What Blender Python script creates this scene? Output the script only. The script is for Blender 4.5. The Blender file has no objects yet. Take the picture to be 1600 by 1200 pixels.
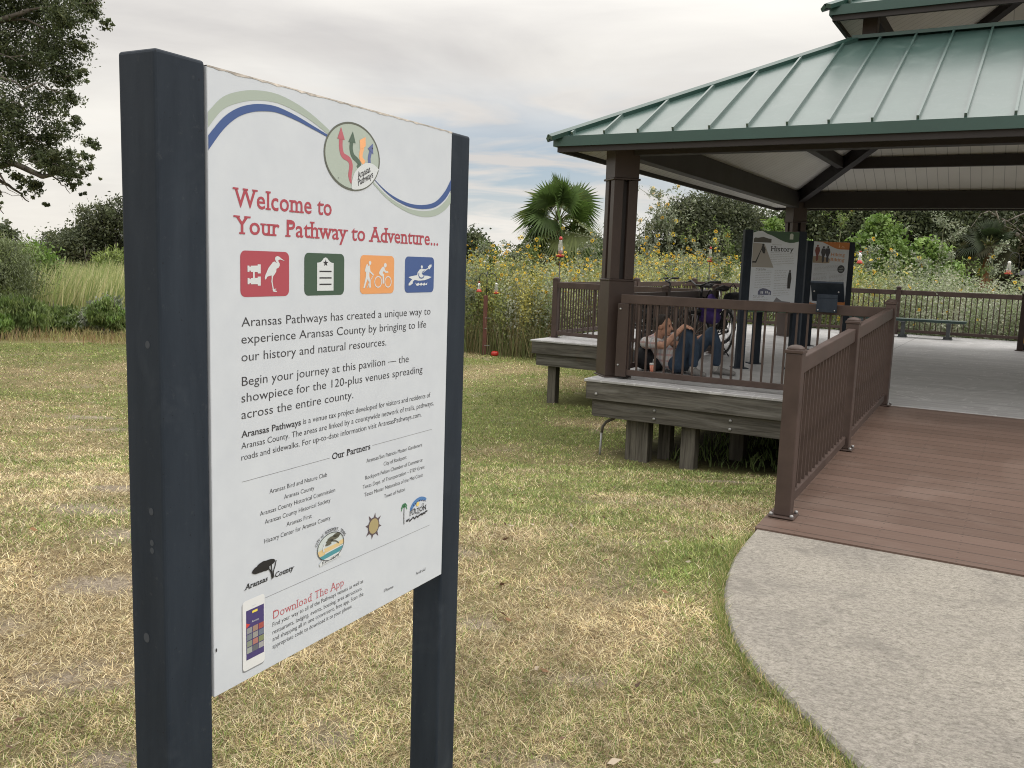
import bpy, bmesh, math, random
import numpy as np
from mathutils import Vector, Matrix

# ------------------------------------------------------------------ camera, sky, sun, exposure
S = bpy.context.scene
C = S.collection
PITCH, ROLL = 0.1364878, 0.0343288
cam_d = bpy.data.cameras.new('camera'); cam = bpy.data.objects.new('camera', cam_d); C.objects.link(cam)
cam_d.sensor_width = 36.0; cam_d.lens = 1387.8 / 1600 * 36.0; cam_d.clip_start = 0.05; cam_d.clip_end = 3000
_c, _s = math.cos(PITCH), math.sin(PITCH)
fw = Vector((0, _c, -_s)); up = Vector((0, _s, _c)); rt = Vector((1, 0, 0))
cr, sr = math.cos(ROLL), math.sin(ROLL)
rt, up = cr * rt + sr * up, -sr * rt + cr * up
m = Matrix((rt, up, -fw)).transposed().to_4x4(); m.translation = (0, 0, 1.5)
cam.matrix_world = m
S.camera = cam
S.view_settings.view_transform = 'Standard'; S.view_settings.look = 'None'
S.view_settings.exposure = 0.0; S.view_settings.gamma = 1.0
try: S.view_settings.use_curve_mapping = False
except Exception: pass

SUN_EL, SUN_AZ = math.radians(48), math.radians(112)     # high on the right, veiled by cloud
sun_d = bpy.data.lights.new('sun', 'SUN'); sun = bpy.data.objects.new('sun', sun_d); C.objects.link(sun)
sun_d.energy = 1.3; sun_d.angle = math.radians(22); sun_d.color = (1.0, 0.95, 0.88)
sd = Vector((math.sin(SUN_AZ) * math.cos(SUN_EL), math.cos(SUN_AZ) * math.cos(SUN_EL), math.sin(SUN_EL)))
sun.rotation_euler = sd.to_track_quat('Z', 'Y').to_euler(); sun.location = sd * 50

S.cycles.use_denoising = True; S.cycles.denoising_prefilter = 'NONE'; S.cycles.filter_width = 1.05
def make_world():
    w = bpy.data.worlds.new('World'); S.world = w; w.use_nodes = True
    nt = w.node_tree; N = nt.nodes; L = nt.links; N.clear()
    def nd(t, **k):
        n = N.new(t)
        for a, b in k.items(): setattr(n, a, b)
        return n
    def mth(op, a, b=None, c=None, clamp=False):
        n = nd('ShaderNodeMath', operation=op); n.use_clamp = clamp
        for i, x in enumerate((a, b, c)):
            if x is None: continue
            if isinstance(x, (int, float)): n.inputs[i].default_value = x
            else: L.new(x, n.inputs[i])
        return n.outputs[0]
    def mixc(f, a, b):
        n = nd('ShaderNodeMix', data_type='RGBA')
        for i, x in ((0, f), (6, a), (7, b)):
            if isinstance(x, (int, float)): n.inputs[i].default_value = x
            elif isinstance(x, tuple): n.inputs[i].default_value = (*x, 1)
            else: L.new(x, n.inputs[i])
        return n.outputs[2]
    sky = nd('ShaderNodeTexSky', sky_type='NISHITA'); sky.sun_disc = False
    sky.sun_elevation = SUN_EL; sky.sun_rotation = SUN_AZ; sky.air_density = 1.0; sky.dust_density = 1.2
    tc = nd('ShaderNodeTexCoord'); sep = nd('ShaderNodeSeparateXYZ'); L.new(tc.outputs['Generated'], sep.inputs[0])
    x, y, z = sep.outputs
    zc = mth('MAXIMUM', z, 0.0)
    zz = mth('ADD', zc, 0.16)
    px, py = mth('DIVIDE', x, zz), mth('DIVIDE', y, zz)
    cmb = nd('ShaderNodeCombineXYZ'); L.new(px, cmb.inputs[0]); L.new(py, cmb.inputs[1])
    def noise(sc, det, rough, off, dist=0.0, sx=1.0):
        mp = nd('ShaderNodeMapping'); mp.inputs[1].default_value = off; mp.inputs[3].default_value = (sx, 1, 1)
        L.new(cmb.outputs[0], mp.inputs[0])
        n = nd('ShaderNodeTexNoise'); n.inputs['Scale'].default_value = sc; n.inputs['Detail'].default_value = det
        n.inputs['Roughness'].default_value = rough; n.inputs['Distortion'].default_value = dist
        L.new(mp.outputs[0], n.inputs['Vector']); return n.outputs['Fac']
    n1 = noise(0.85, 6, 0.52, (3.1, 0.4, 0), 0.4, 0.8)     # big light and dark sheets
    n2 = noise(2.3, 5, 0.55, (1.2, 5.7, 0), 0.6, 0.55)    # streaks
    n3 = noise(0.55, 4, 0.5, (7.7, 2.3, 0), 0.3)
    shade = mth('ADD', mth('MULTIPLY', n1, 1.2), mth('MULTIPLY', n2, 0.45))   # about .5-1.1
    ramp = nd('ShaderNodeMapRange'); ramp.inputs[1].default_value = 0.58; ramp.inputs[2].default_value = 1.05
    L.new(shade, ramp.inputs[0])
    cloud = mixc(ramp.outputs[0], (6.35, 6.15, 6.05), (9.6, 9.3, 8.75))
    # warm paler light along the horizon, most to the left
    hor = nd('ShaderNodeMapRange'); hor.inputs[1].default_value = 0.0; hor.inputs[2].default_value = 0.2
    hor.inputs[3].default_value = 1.0; hor.inputs[4].default_value = 0.0; L.new(z, hor.inputs[0])
    left = nd('ShaderNodeMapRange'); left.inputs[1].default_value = -0.55; left.inputs[2].default_value = 0.35
    left.inputs[3].default_value = 1.0; left.inputs[4].default_value = 0.25; L.new(x, left.inputs[0])
    cloud = mixc(mth('MULTIPLY', mth('MULTIPLY', hor.outputs[0], left.outputs[0]), 0.6), cloud, (9.7, 9.2, 8.2))
    # blue gaps low between the clouds
    g1 = mth('SUBTRACT', z, 0.10); g1 = mth('MULTIPLY', g1, 16.0); g1 = mth('MULTIPLY', g1, g1)
    g2 = mth('SUBTRACT', x, 0.0); g2 = mth('MULTIPLY', g2, 4.2); g2 = mth('MULTIPLY', g2, g2)
    gap = mth('EXPONENT', mth('MULTIPLY', mth('ADD', g1, g2), -1.0))
    gn = nd('ShaderNodeMapRange'); gn.inputs[1].default_value = 0.42; gn.inputs[2].default_value = 0.56
    L.new(n2, gn.inputs[0])
    gap = mth('MULTIPLY', mth('MULTIPLY', gap, gn.outputs[0]), 0.85)
    h3 = nd('ShaderNodeMapRange'); h3.inputs[1].default_value = 0.64; h3.inputs[2].default_value = 0.78; L.new(n3, h3.inputs[0])
    gap = mth('MAXIMUM', gap, mth('MULTIPLY', h3.outputs[0], 0.35))
    blue = mixc(0.45, sky.outputs[0], (4.6, 6.0, 7.6))
    col = mixc(gap, cloud, blue)
    # an overcast sky grows brighter towards the zenith
    zen = mth('ADD', mth('MULTIPLY', mth('MAXIMUM', mth('SUBTRACT', zc, 0.22), 0.0), 3.1), 1.0)
    vm = nd('ShaderNodeVectorMath', operation='SCALE'); L.new(col, vm.inputs[0]); L.new(zen, vm.inputs['Scale'])
    bg = nd('ShaderNodeBackground'); bg.inputs[1].default_value = 0.1; L.new(vm.outputs[0], bg.inputs[0])
    out = nd('ShaderNodeOutputWorld'); L.new(bg.outputs[0], out.inputs[0])
make_world()

# ------------------------------------------------------------------ helpers
random.seed(7); RNG = np.random.default_rng(11)
PA = 0.5239809                     # the pavilion is turned 30 degrees
CU, SU = math.cos(PA), math.sin(PA)
def W(u, v, z=0.0): return Vector((u * CU + v * SU, -u * SU + v * CU, z))
def toUV(x, y): return x * CU - y * SU, x * SU + y * CU
DK = 0.25                          # deck level
OFF = {}

def sstep(a, b, t):
    t = np.clip((t - a) / (b - a), 0, 1); return t * t * (3 - 2 * t)
def vnoise(x, y, seed=0):
    x = np.asarray(x, float); y = np.asarray(y, float)
    xi = np.floor(x).astype(np.int64); yi = np.floor(y).astype(np.int64); fx = x - xi; fy = y - yi
    fx = fx * fx * (3 - 2 * fx); fy = fy * fy * (3 - 2 * fy)
    def h(a, b):
        n = (a * 374761393 + b * 668265263 + seed * 982451653) & 0x7fffffff
        n = ((n ^ (n >> 13)) * 1274126177) & 0x7fffffff
        n = (n ^ (n >> 16)) & 0xffff
        return n / 65535.0
    return (h(xi, yi) * (1 - fx) + h(xi + 1, yi) * fx) * (1 - fy) + (h(xi, yi + 1) * (1 - fx) + h(xi + 1, yi + 1) * fx) * fy
def fbm(x, y, seed=0, oct=4):
    s = 0; a = 0.5; t = 0
    for i in range(oct):
        s = s + a * vnoise(x * 2 ** i, y * 2 ** i, seed + i * 17); t += a; a *= 0.55
    return s / t
def ground_z(x, y):
    x = np.asarray(x, float); y = np.asarray(y, float)
    z = -0.64 * np.clip((y - 4.7) / 4.6, 0, 1) - 0.17 * sstep(9.0, 15.0, y)
    far = sstep(60, 140, np.hypot(x, y))
    z = z - 0.07 * (1 - sstep(0.35, 0.85, x - 0.12 * (y - 3) ** 2)) * (1 - sstep(4.0, 6.0, y))
    z = z + (fbm(x * 0.35, y * 0.35, 3) - 0.5) * 0.06 * sstep(2.0, 6.0, np.hypot(x - 1.2, y - 3.8)) * (1 - far)
    return z

def thing(name, label, cat, loc=(0, 0, 0), rz=0.0, group=None, off=None):
    o = bpy.data.objects.new(name, None); C.objects.link(o)
    o.location = loc; o.rotation_euler = (0, 0, rz); o.empty_display_size = 0.2
    tag(o, label, cat, group)
    OFF[o.name] = Vector(off) if off is not None else Vector((0, 0, 0))
    return o
def pthing(name, label, cat, base, group=None):     # authored in pavilion coordinates
    return thing(name, label, cat, W(*base), -PA, group, base)
def tag(o, label=None, cat=None, group=None, kind=None):
    if label: o['label'] = label
    if cat: o['category'] = cat
    if group: o['group'] = group
    if kind: o['kind'] = kind
    return o
def root_of(o):
    while o.parent: o = o.parent
    return o
def link(name, me, parent=None):
    o = bpy.data.objects.new(name, me); C.objects.link(o)
    if parent: o.parent = parent
    return o
def mesh_np(name, V, F, mat, parent=None, col=None, smooth=False, nper=4, shift=True):
    """numpy faces all with nper corners"""
    V = np.asarray(V, np.float32); F = np.asarray(F, np.int32)
    me = bpy.data.meshes.new(name)
    me.vertices.add(len(V)); me.loops.add(F.size); me.polygons.add(len(F))
    off = np.array(OFF[root_of(parent).name], np.float32) if (parent and shift) else np.zeros(3, np.float32)
    me.vertices.foreach_set('co', (V - off).ravel())
    me.loops.foreach_set('vertex_index', F.ravel())
    me.polygons.foreach_set('loop_start', np.arange(0, F.size, nper, dtype=np.int32))
    if smooth: me.polygons.foreach_set('use_smooth', np.ones(len(F), bool))
    me.update(calc_edges=True)
    if col is not None:
        a = me.color_attributes.new('col', 'FLOAT_COLOR', 'POINT')
        c4 = np.ones((len(V), 4), np.float32); c4[:, :3] = col
        a.data.foreach_set('color', c4.ravel())
    me.materials.append(mat)
    return link(name, me, parent)

class MB:
    def __init__(s): s.v = []; s.f = []; s.sm = []; s.mi = []; s.cur = 0
    def add(s, vs, fs, smooth=False):
        b = len(s.v); s.v += [Vector(p) for p in vs]
        for f in fs: s.f.append([b + i for i in f]); s.sm.append(smooth); s.mi.append(s.cur)
        return s
    def box(s, lo, hi, top=None):
        x0, y0, z0 = lo; x1, y1, z1 = hi
        t = top or 0.0
        v = [(x0, y0, z0), (x1, y0, z0), (x1, y1, z0), (x0, y1, z0), (x0 + t, y0 + t, z1), (x1 - t, y0 + t, z1), (x1 - t, y1 - t, z1), (x0 + t, y1 - t, z1)]
        return s.add(v, [(3, 2, 1, 0), (4, 5, 6, 7), (0, 1, 5, 4), (1, 2, 6, 5), (2, 3, 7, 6), (3, 0, 4, 7)])
    def cbox(s, c, d, rot=None):
        m = rot or Matrix.Identity(3); h = Vector(d) / 2; v = []
        for z in (-1, 1):
            for x, y in ((-1, -1), (1, -1), (1, 1), (-1, 1)): v.append(Vector(c) + m @ Vector((x * h.x, y * h.y, z * h.z)))
        return s.add(v, [(3, 2, 1, 0), (4, 5, 6, 7), (0, 1, 5, 4), (1, 2, 6, 5), (2, 3, 7, 6), (3, 0, 4, 7)])
    def bar(s, a, b, w, h, upv=(0, 0, 1)):                     # rectangular bar between two points
        a, b = Vector(a), Vector(b); d = (b - a).normalized(); side = d.cross(Vector(upv))
        if side.length < 1e-5: side = d.cross(Vector((1, 0, 0)))
        side.normalize(); u_ = side.cross(d)
        o = [side * (sx * w / 2) + u_ * (sy * h / 2) for sx, sy in ((-1, -1), (1, -1), (1, 1), (-1, 1))]
        return s.add([a + k for k in o] + [b + k for k in o], [(3, 2, 1, 0), (4, 5, 6, 7), (0, 1, 5, 4), (1, 2, 6, 5), (2, 3, 7, 6), (3, 0, 4, 7)])
    def tube(s, pts, r, n=8, cap=True):
        pts = [Vector(p) for p in pts]; k = len(pts)
        rs = [r] * k if isinstance(r, (int, float)) else list(r)
        vs = []; prev = None
        for i in range(k):
            d = (pts[min(i + 1, k - 1)] - pts[max(i - 1, 0)])
            if d.length < 1e-9: d = Vector((0, 0, 1))
            d.normalize()
            if prev is None:
                a = d.orthogonal().normalized()
            else:
                a = prev - d * prev.dot(d)
                a = a.normalized() if a.length > 1e-6 else d.orthogonal().normalized()
            prev = a; b = d.cross(a)
            for j in range(n):
                t = 2 * math.pi * j / n; vs.append(pts[i] + (a * math.cos(t) + b * math.sin(t)) * rs[i])
        fs = [(i * n + j, i * n + (j + 1) % n, (i + 1) * n + (j + 1) % n, (i + 1) * n + j) for i in range(k - 1) for j in range(n)]
        if cap: fs += [tuple(range(n - 1, -1, -1)), tuple((k - 1) * n + j for j in range(n))]
        return s.add(vs, fs, True)
    def lathe(s, prof, c=(0, 0, 0), n=16, rot=None):
        m = rot or Matrix.Identity(3); c = Vector(c); vs = []
        for r, z in prof:
            for j in range(n):
                t = 2 * math.pi * j / n; vs.append(c + m @ Vector((r * math.cos(t), r * math.sin(t), z)))
        k = len(prof)
        fs = [(i * n + j, i * n + (j + 1) % n, (i + 1) * n + (j + 1) % n, (i + 1) * n + j) for i in range(k - 1) for j in range(n)]
        if prof[0][0] > 1e-4: fs.append(tuple(range(n - 1, -1, -1)))
        if prof[-1][0] > 1e-4: fs.append(tuple((k - 1) * n + j for j in range(n)))
        return s.add(vs, fs, True)
    def ell(s, c, r, n=12, k=8, rot=None):
        m = rot or Matrix.Identity(3); c = Vector(c)
        if isinstance(r, (int, float)): r = (r, r, r)
        vs = [c + m @ Vector((0, 0, -r[2]))]
        for i in range(1, k):
            ph = -math.pi / 2 + math.pi * i / k
            for j in range(n):
                t = 2 * math.pi * j / n
                vs.append(c + m @ Vector((r[0] * math.cos(ph) * math.cos(t), r[1] * math.cos(ph) * math.sin(t), r[2] * math.sin(ph))))
        vs.append(c + m @ Vector((0, 0, r[2]))); e = len(vs) - 1; fs = []
        for j in range(n): fs.append((0, 1 + (j + 1) % n, 1 + j))
        for i in range(k - 2):
            for j in range(n): fs.append((1 + i * n + j, 1 + i * n + (j + 1) % n, 1 + (i + 1) * n + (j + 1) % n, 1 + (i + 1) * n + j))
        for j in range(n): fs.append((1 + (k - 2) * n + j, 1 + (k - 2) * n + (j + 1) % n, e))
        return s.add(vs, fs, True)
    def torus(s, c, R_, r, n=32, k=8, rot=None, squash=1.0):
        m = rot or Matrix.Identity(3); c = Vector(c); vs = []
        for i in range(n):
            a = 2 * math.pi * i / n
            for j in range(k):
                b = 2 * math.pi * j / k
                vs.append(c + m @ Vector(((R_ + r * math.cos(b)) * math.cos(a), (R_ + r * math.cos(b)) * math.sin(a), r * squash * math.sin(b))))
        return s.add(vs, [(i * k + j, ((i + 1) % n) * k + j, ((i + 1) % n) * k + (j + 1) % k, i * k + (j + 1) % k) for i in range(n) for j in range(k)], True)
    def prism(s, poly, z0, z1):
        n = len(poly); return s.add([(x, y, z0) for x, y in poly] + [(x, y, z1) for x, y in poly],
            [tuple(range(n - 1, -1, -1)), tuple(range(n, 2 * n))] + [(i, (i + 1) % n, n + (i + 1) % n, n + i) for i in range(n)])
    def build(s, name, mat, parent=None, bevel=0.0, seg=1):
        me = bpy.data.meshes.new(name)
        off = OFF[root_of(parent).name] if parent else Vector((0, 0, 0))
        me.from_pydata([p - off for p in s.v], [], s.f)
        me.polygons.foreach_set('use_smooth', s.sm)
        a = me.attributes.new('pc', 'FLOAT_VECTOR', 'POINT')
        a.data.foreach_set('vector', np.array([tuple(p) for p in s.v], np.float32).ravel())
        for mm in (mat if isinstance(mat, (list, tuple)) else [mat]): me.materials.append(mm)
        me.polygons.foreach_set('material_index', s.mi)
        me.update()
        o = link(name, me, parent)
        if bevel:
            b = o.modifiers.new('bevel', 'BEVEL'); b.width = bevel; b.segments = seg; b.limit_method = 'ANGLE'; b.angle_limit = 0.7
        return o
def dup_part(o, parent, loc=None):
    c = o.copy(); C.objects.link(c); c.parent = parent
    if loc is not None: c.location = loc
    return c
def copy_tree(o, parent=None):
    c = o.copy(); C.objects.link(c)
    if parent: c.parent = parent
    else: OFF[c.name] = OFF[o.name].copy()
    for ch in list(o.children): copy_tree(ch, c)
    return c

# ------------------------------------------------------------------ materials
class NT:
    def __init__(s, name):
        s.m = bpy.data.materials.new(name); s.m.use_nodes = True; s.t = s.m.node_tree; s.N = s.t.nodes; s.L = s.t.links
        s.N.clear(); s.out = s.N.new('ShaderNodeOutputMaterial')
    def nd(s, t, **k):
        n = s.N.new(t)
        for a, b in k.items(): setattr(n, a, b)
        return n
    def put(s, sock, x):
        if x is None: return
        if isinstance(x, (int, float)): sock.default_value = x
        elif isinstance(x, (tuple, list)): sock.default_value = (*x, 1) if len(sock.default_value) == 4 and len(x) == 3 else x
        else: s.L.new(x, sock)
    def math(s, op, a, b=None, clamp=False):
        n = s.nd('ShaderNodeMath', operation=op); n.use_clamp = clamp; s.put(n.inputs[0], a); s.put(n.inputs[1], b); return n.outputs[0]
    def mix(s, f, a, b, mode='MIX'):
        n = s.nd('ShaderNodeMix', data_type='RGBA', blend_type=mode); s.put(n.inputs[0], f); s.put(n.inputs[6], a); s.put(n.inputs[7], b); return n.outputs[2]
    def rng(s, x, a, b, c=0.0, d=1.0):
        n = s.nd('ShaderNodeMapRange'); s.put(n.inputs[0], x)
        for i, q in enumerate((a, b, c, d)): n.inputs[i + 1].default_value = q
        return n.outputs[0]
    def pc(s): return s.nd('ShaderNodeAttribute', attribute_name='pc').outputs['Vector']
    def obj(s): return s.nd('ShaderNodeTexCoord').outputs['Object']
    def vcol(s): return s.nd('ShaderNodeAttribute', attribute_name='col').outputs['Color']
    def map(s, v, scale=(1, 1, 1), loc=(0, 0, 0), rot=(0, 0, 0)):
        n = s.nd('ShaderNodeMapping'); s.L.new(v, n.inputs[0]); n.inputs[1].default_value = loc; n.inputs[2].default_value = rot; n.inputs[3].default_value = scale; return n.outputs[0]
    def noise(s, v, sc, det=4, rough=0.55, dist=0.0):
        n = s.nd('ShaderNodeTexNoise'); s.L.new(v, n.inputs['Vector']); n.inputs['Scale'].default_value = sc; n.inputs['Detail'].default_value = det
        n.inputs['Roughness'].default_value = rough; n.inputs['Distortion'].default_value = dist; return n.outputs['Fac']
    def xyz(s, v):
        n = s.nd('ShaderNodeSeparateXYZ'); s.L.new(v, n.inputs[0]); return n.outputs
    def bump(s, h, st=0.3, dist=0.01):
        n = s.nd('ShaderNodeBump'); n.inputs['Strength'].default_value = st; n.inputs['Distance'].default_value = dist; s.L.new(h, n.inputs['Height']); return n.outputs[0]
    def bsdf(s, col, rough=0.5, metal=0.0, normal=None, spec=None, coat=0.0, **kw):
        b = s.nd('ShaderNodeBsdfPrincipled'); s.put(b.inputs['Base Color'], col); s.put(b.inputs['Roughness'], rough); s.put(b.inputs['Metallic'], metal)
        if normal: s.L.new(normal, b.inputs['Normal'])
        if spec is not None: b.inputs['Specular IOR Level'].default_value = spec
        b.inputs['Coat Weight'].default_value = coat
        for k, v in kw.items(): s.put(b.inputs[k], v)
        s.L.new(b.outputs[0], s.out.inputs[0]); return s.m

def M(name, col, rough=0.5, metal=0.0, var=0.12, vs=4.0, bump=0.0, bs=60.0, stretch=(1, 1, 1), spec=None, coat=0.0, col2=None, usep=True):
    t = NT(name); v = t.map(t.pc() if usep else t.obj(), stretch)
    n = t.noise(v, vs, 5, 0.6)
    a = tuple(c * (1 - var) for c in col); b = col2 or tuple(min(1, c * (1 + var)) for c in col)
    cc = t.mix(t.rng(n, 0.3, 0.7), a, b)
    r = t.rng(n, 0.2, 0.8, max(0.02, rough - 0.07), min(1, rough + 0.07))
    nm = t.bump(t.noise(v, bs, 3), bump, 0.004) if bump else None
    return t.bsdf(cc, r, metal, nm, spec, coat)

def m_wood():
    t = NT('weathered_wood'); p = t.pc()
    def grain(sc):
        return t.noise(t.map(p, sc), 1.0, 6, 0.65, 0.8)
    g = grain((1.6, 22, 34)); g2 = grain((0.7, 5, 9)); k = t.noise(p, 2.3, 3)
    c = t.mix(t.rng(g, 0.3, 0.7), (0.03, 0.027, 0.022), (0.125, 0.117, 0.10))
    c = t.mix(t.rng(g2, 0.5, 0.75), c, (0.175, 0.17, 0.155))
    c = t.mix(t.rng(k, 0.64, 0.78, 0, 0.4), c, (0.16, 0.085, 0.04))
    return t.bsdf(c, 0.85, 0, t.bump(g, 0.5, 0.006), 0.3)
def m_woodpost():
    t = NT('weathered_post_wood'); p = t.pc()
    g = t.noise(t.map(p, (26, 26, 1.8)), 1.0, 6, 0.65, 0.8); g2 = t.noise(t.map(p, (7, 7, 0.8)), 1, 4)
    c = t.mix(t.rng(g, 0.3, 0.7), (0.04, 0.036, 0.03), (0.15, 0.138, 0.115)); c = t.mix(t.rng(g2, 0.5, 0.75, 0, 0.7), c, (0.19, 0.18, 0.155))
    return t.bsdf(c, 0.85, 0, t.bump(g, 0.5, 0.006), 0.3)
def m_deck():
    t = NT('grey_deck_boards'); p = t.pc(); x, y, z = t.xyz(p)
    fr = t.math('FRACT', t.math('MULTIPLY', y, 1 / 0.14)); gapl = t.math('LESS_THAN', t.math('ABSOLUTE', t.math('SUBTRACT', fr, 0.5)), 0.022)
    jn = t.math('LESS_THAN', t.math('ABSOLUTE', t.math('ADD', x, 1.95)), 0.006)
    row = t.math('FLOOR', t.math('MULTIPLY', y, 1 / 0.14))
    wn = t.nd('ShaderNodeTexWhiteNoise', noise_dimensions='1D'); t.L.new(row, wn.inputs['W'])
    base = t.mix(wn.outputs[0], (0.30, 0.30, 0.308), (0.395, 0.393, 0.395))
    g = t.noise(t.map(p, (3, 40, 1)), 1.0, 5, 0.6)
    base = t.mix(t.rng(g, 0.3, 0.7, 0, 0.35), base, (0.45, 0.445, 0.44))
    st = t.noise(p, 1.3, 5, 0.6, 0.6); base = t.mix(t.rng(st, 0.48, 0.72, 0, 0.6), base, (0.225, 0.22, 0.215))
    sc = t.noise(t.map(p, (1, 1, 1), (4, 2, 0)), 1.1, 2, 0.5, 3.0)         # pale scuffs
    sc = t.math('LESS_THAN', t.math('ABSOLUTE', t.math('SUBTRACT', sc, 0.5)), 0.012); base = t.mix(t.math('MULTIPLY', sc, 0.45), base, (0.55, 0.55, 0.55))
    base = t.mix(t.math('MULTIPLY', gapl, 0.7), base, (0.08, 0.08, 0.08)); base = t.mix(t.math('MULTIPLY', jn, 0.8), base, (0.05, 0.05, 0.05))
    h = t.math('SUBTRACT', t.math('MULTIPLY', g, 0.15), gapl)
    return t.bsdf(base, 0.6, 0, t.bump(h, 0.35, 0.004), 0.4)
def m_ramp():
    t = NT('brown_ramp_boards'); p = t.pc(); x, y, z = t.xyz(p)
    w_ = 1 / 0.146
    fr = t.math('FRACT', t.math('MULTIPLY', y, w_)); gapl = t.math('LESS_THAN', t.math('ABSOLUTE', t.math('SUBTRACT', fr, 0.5)), 0.03)
    row = t.math('FLOOR', t.math('ADD', t.math('MULTIPLY', y, w_), 0.5))
    wn = t.nd('ShaderNodeTexWhiteNoise', noise_dimensions='1D'); t.L.new(row, wn.inputs['W'])
    base = t.mix(wn.outputs[0], (0.082, 0.049, 0.036), (0.118, 0.074, 0.057))
    g = t.noise(t.map(p, (2.5, 45, 1)), 1.0, 5, 0.6); base = t.mix(t.rng(g, 0.35, 0.7, 0, 0.4), base, (0.128, 0.092, 0.074))
    st = t.noise(p, 1.1, 5, 0.62, 0.7); base = t.mix(t.rng(st, 0.5, 0.75, 0, 0.45), base, (0.20, 0.15, 0.125))
    sp = t.noise(p, 38, 2); base = t.mix(t.rng(sp, 0.74, 0.8, 0, 0.5), base, (0.4, 0.36, 0.3))
    sx_ = t.math('ABSOLUTE', t.math('SUBTRACT', t.math('FRACT', t.math('MULTIPLY', x, 1 / .41)), .5)); sy_ = t.math('ABSOLUTE', t.math('SUBTRACT', t.math('ABSOLUTE', t.math('SUBTRACT', t.math('FRACT', t.math('ADD', t.math('MULTIPLY', y, w_), .5)), .5)), .28))
    scr = t.math('MULTIPLY', t.math('LESS_THAN', sx_, .011), t.math('LESS_THAN', sy_, .03)); base = t.mix(t.math('MULTIPLY', scr, .7), base, (0.02, 0.015, 0.012))
    base = t.mix(t.math('MULTIPLY', gapl, 0.8), base, (0.02, 0.014, 0.011))
    h = t.math('SUBTRACT', t.math('MULTIPLY', g, 0.2), gapl)
    return t.bsdf(base, 0.52, 0, t.bump(h, 0.5, 0.005), 0.4)
def m_concrete():
    t = NT('broomed_concrete'); p = t.map(t.pc(), (1, 1, 1), (0, 0, 0), (0, 0, 0.35))
    st = t.map(p, (1, 1.5, 1))
    a = t.noise(st, 34, 7, 0.8); b = t.noise(st, 110, 4, 0.75); c = t.noise(p, 0.9, 6, 0.6, 0.6); d = t.noise(p, 3.2, 6, 0.65, 0.8)
    base = t.mix(t.rng(a, 0.36, 0.64), (0.125, 0.114, 0.096), (0.315, 0.293, 0.255))
    base = t.mix(t.rng(b, 0.46, 0.64, 0, 0.7), base, (0.40, 0.375, 0.33))
    base = t.mix(t.rng(c, 0.44, 0.64, 0, 0.7), base, t.mix(t.rng(a, 0.35, 0.65), (0.095, 0.088, 0.078), (0.27, 0.252, 0.228)))
    base = t.mix(t.rng(d, 0.54, 0.70, 0, 0.55), base, (0.13, 0.12, 0.108))
    base = t.mix(t.rng(t.noise(p, 55, 2), 0.70, 0.76, 0, 0.55), base, (0.08, 0.075, 0.068))
    cr1 = t.math('ABSOLUTE', t.math('SUBTRACT', t.noise(p, 0.8, 5, 0.6, 1.2), 0.5)); cr1 = t.math('MULTIPLY', t.math('LESS_THAN', cr1, 0.0016), t.math('GREATER_THAN', t.noise(p, 0.7, 1), 0.56)); base = t.mix(t.math('MULTIPLY', cr1, 0.0), base, (0.06, 0.055, 0.05))
    x, y, z = t.xyz(t.pc())
    h = t.math('ADD', t.math('MULTIPLY', a, 1.0), t.math('MULTIPLY', b, 0.5))
    return t.bsdf(base, 0.9, 0, t.bump(h, 0.75, 0.007), 0.25)
def m_ground():
    t = NT('lawn_soil'); g = t.nd('ShaderNodeTexCoord').outputs['Object']
    a = t.noise(g, 26, 6, 0.72); b = t.noise(g, 110, 4, 0.75); c = t.noise(g, 7, 5, 0.6)
    vc = t.vcol()
    k = t.mix(t.rng(a, 0.28, 0.72), (0.16, 0.13, 0.10), (1.12, 1.05, 0.98))
    k = t.mix(t.rng(b, 0.2, 0.8, 0, 0.7), k, t.mix(t.rng(b, 0.35, 0.65), (0.3, 0.3, 0.3), (1.35, 1.3, 1.2)))
    base = t.mix(1.0, vc, k, 'MULTIPLY')
    base = t.mix(t.rng(c, 0.55, 0.72, 0, 0.35), base, (0.10, 0.085, 0.05))
    return t.bsdf(base, 0.95, 0, t.bump(t.math('ADD', a, b), 0.9, 0.02), 0.15)
def m_leaf(name='foliage', trans=0.28, rough=0.55):
    t = NT(name); c = t.vcol()
    d = t.nd('ShaderNodeBsdfPrincipled'); t.L.new(c, d.inputs['Base Color']); d.inputs['Roughness'].default_value = rough; d.inputs['Specular IOR Level'].default_value = 0.3
    tr = t.nd('ShaderNodeBsdfTranslucent'); hs = t.nd('ShaderNodeHueSaturation'); hs.inputs['Saturation'].default_value = 1.15; hs.inputs['Value'].default_value = 1.25
    t.L.new(c, hs.inputs['Color']); t.L.new(hs.outputs[0], tr.inputs[0])
    mx = t.nd('ShaderNodeMixShader'); mx.inputs[0].default_value = trans; t.L.new(d.outputs[0], mx.inputs[1]); t.L.new(tr.outputs[0], mx.inputs[2]); t.L.new(mx.outputs[0], t.out.inputs[0]); return t.m
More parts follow.
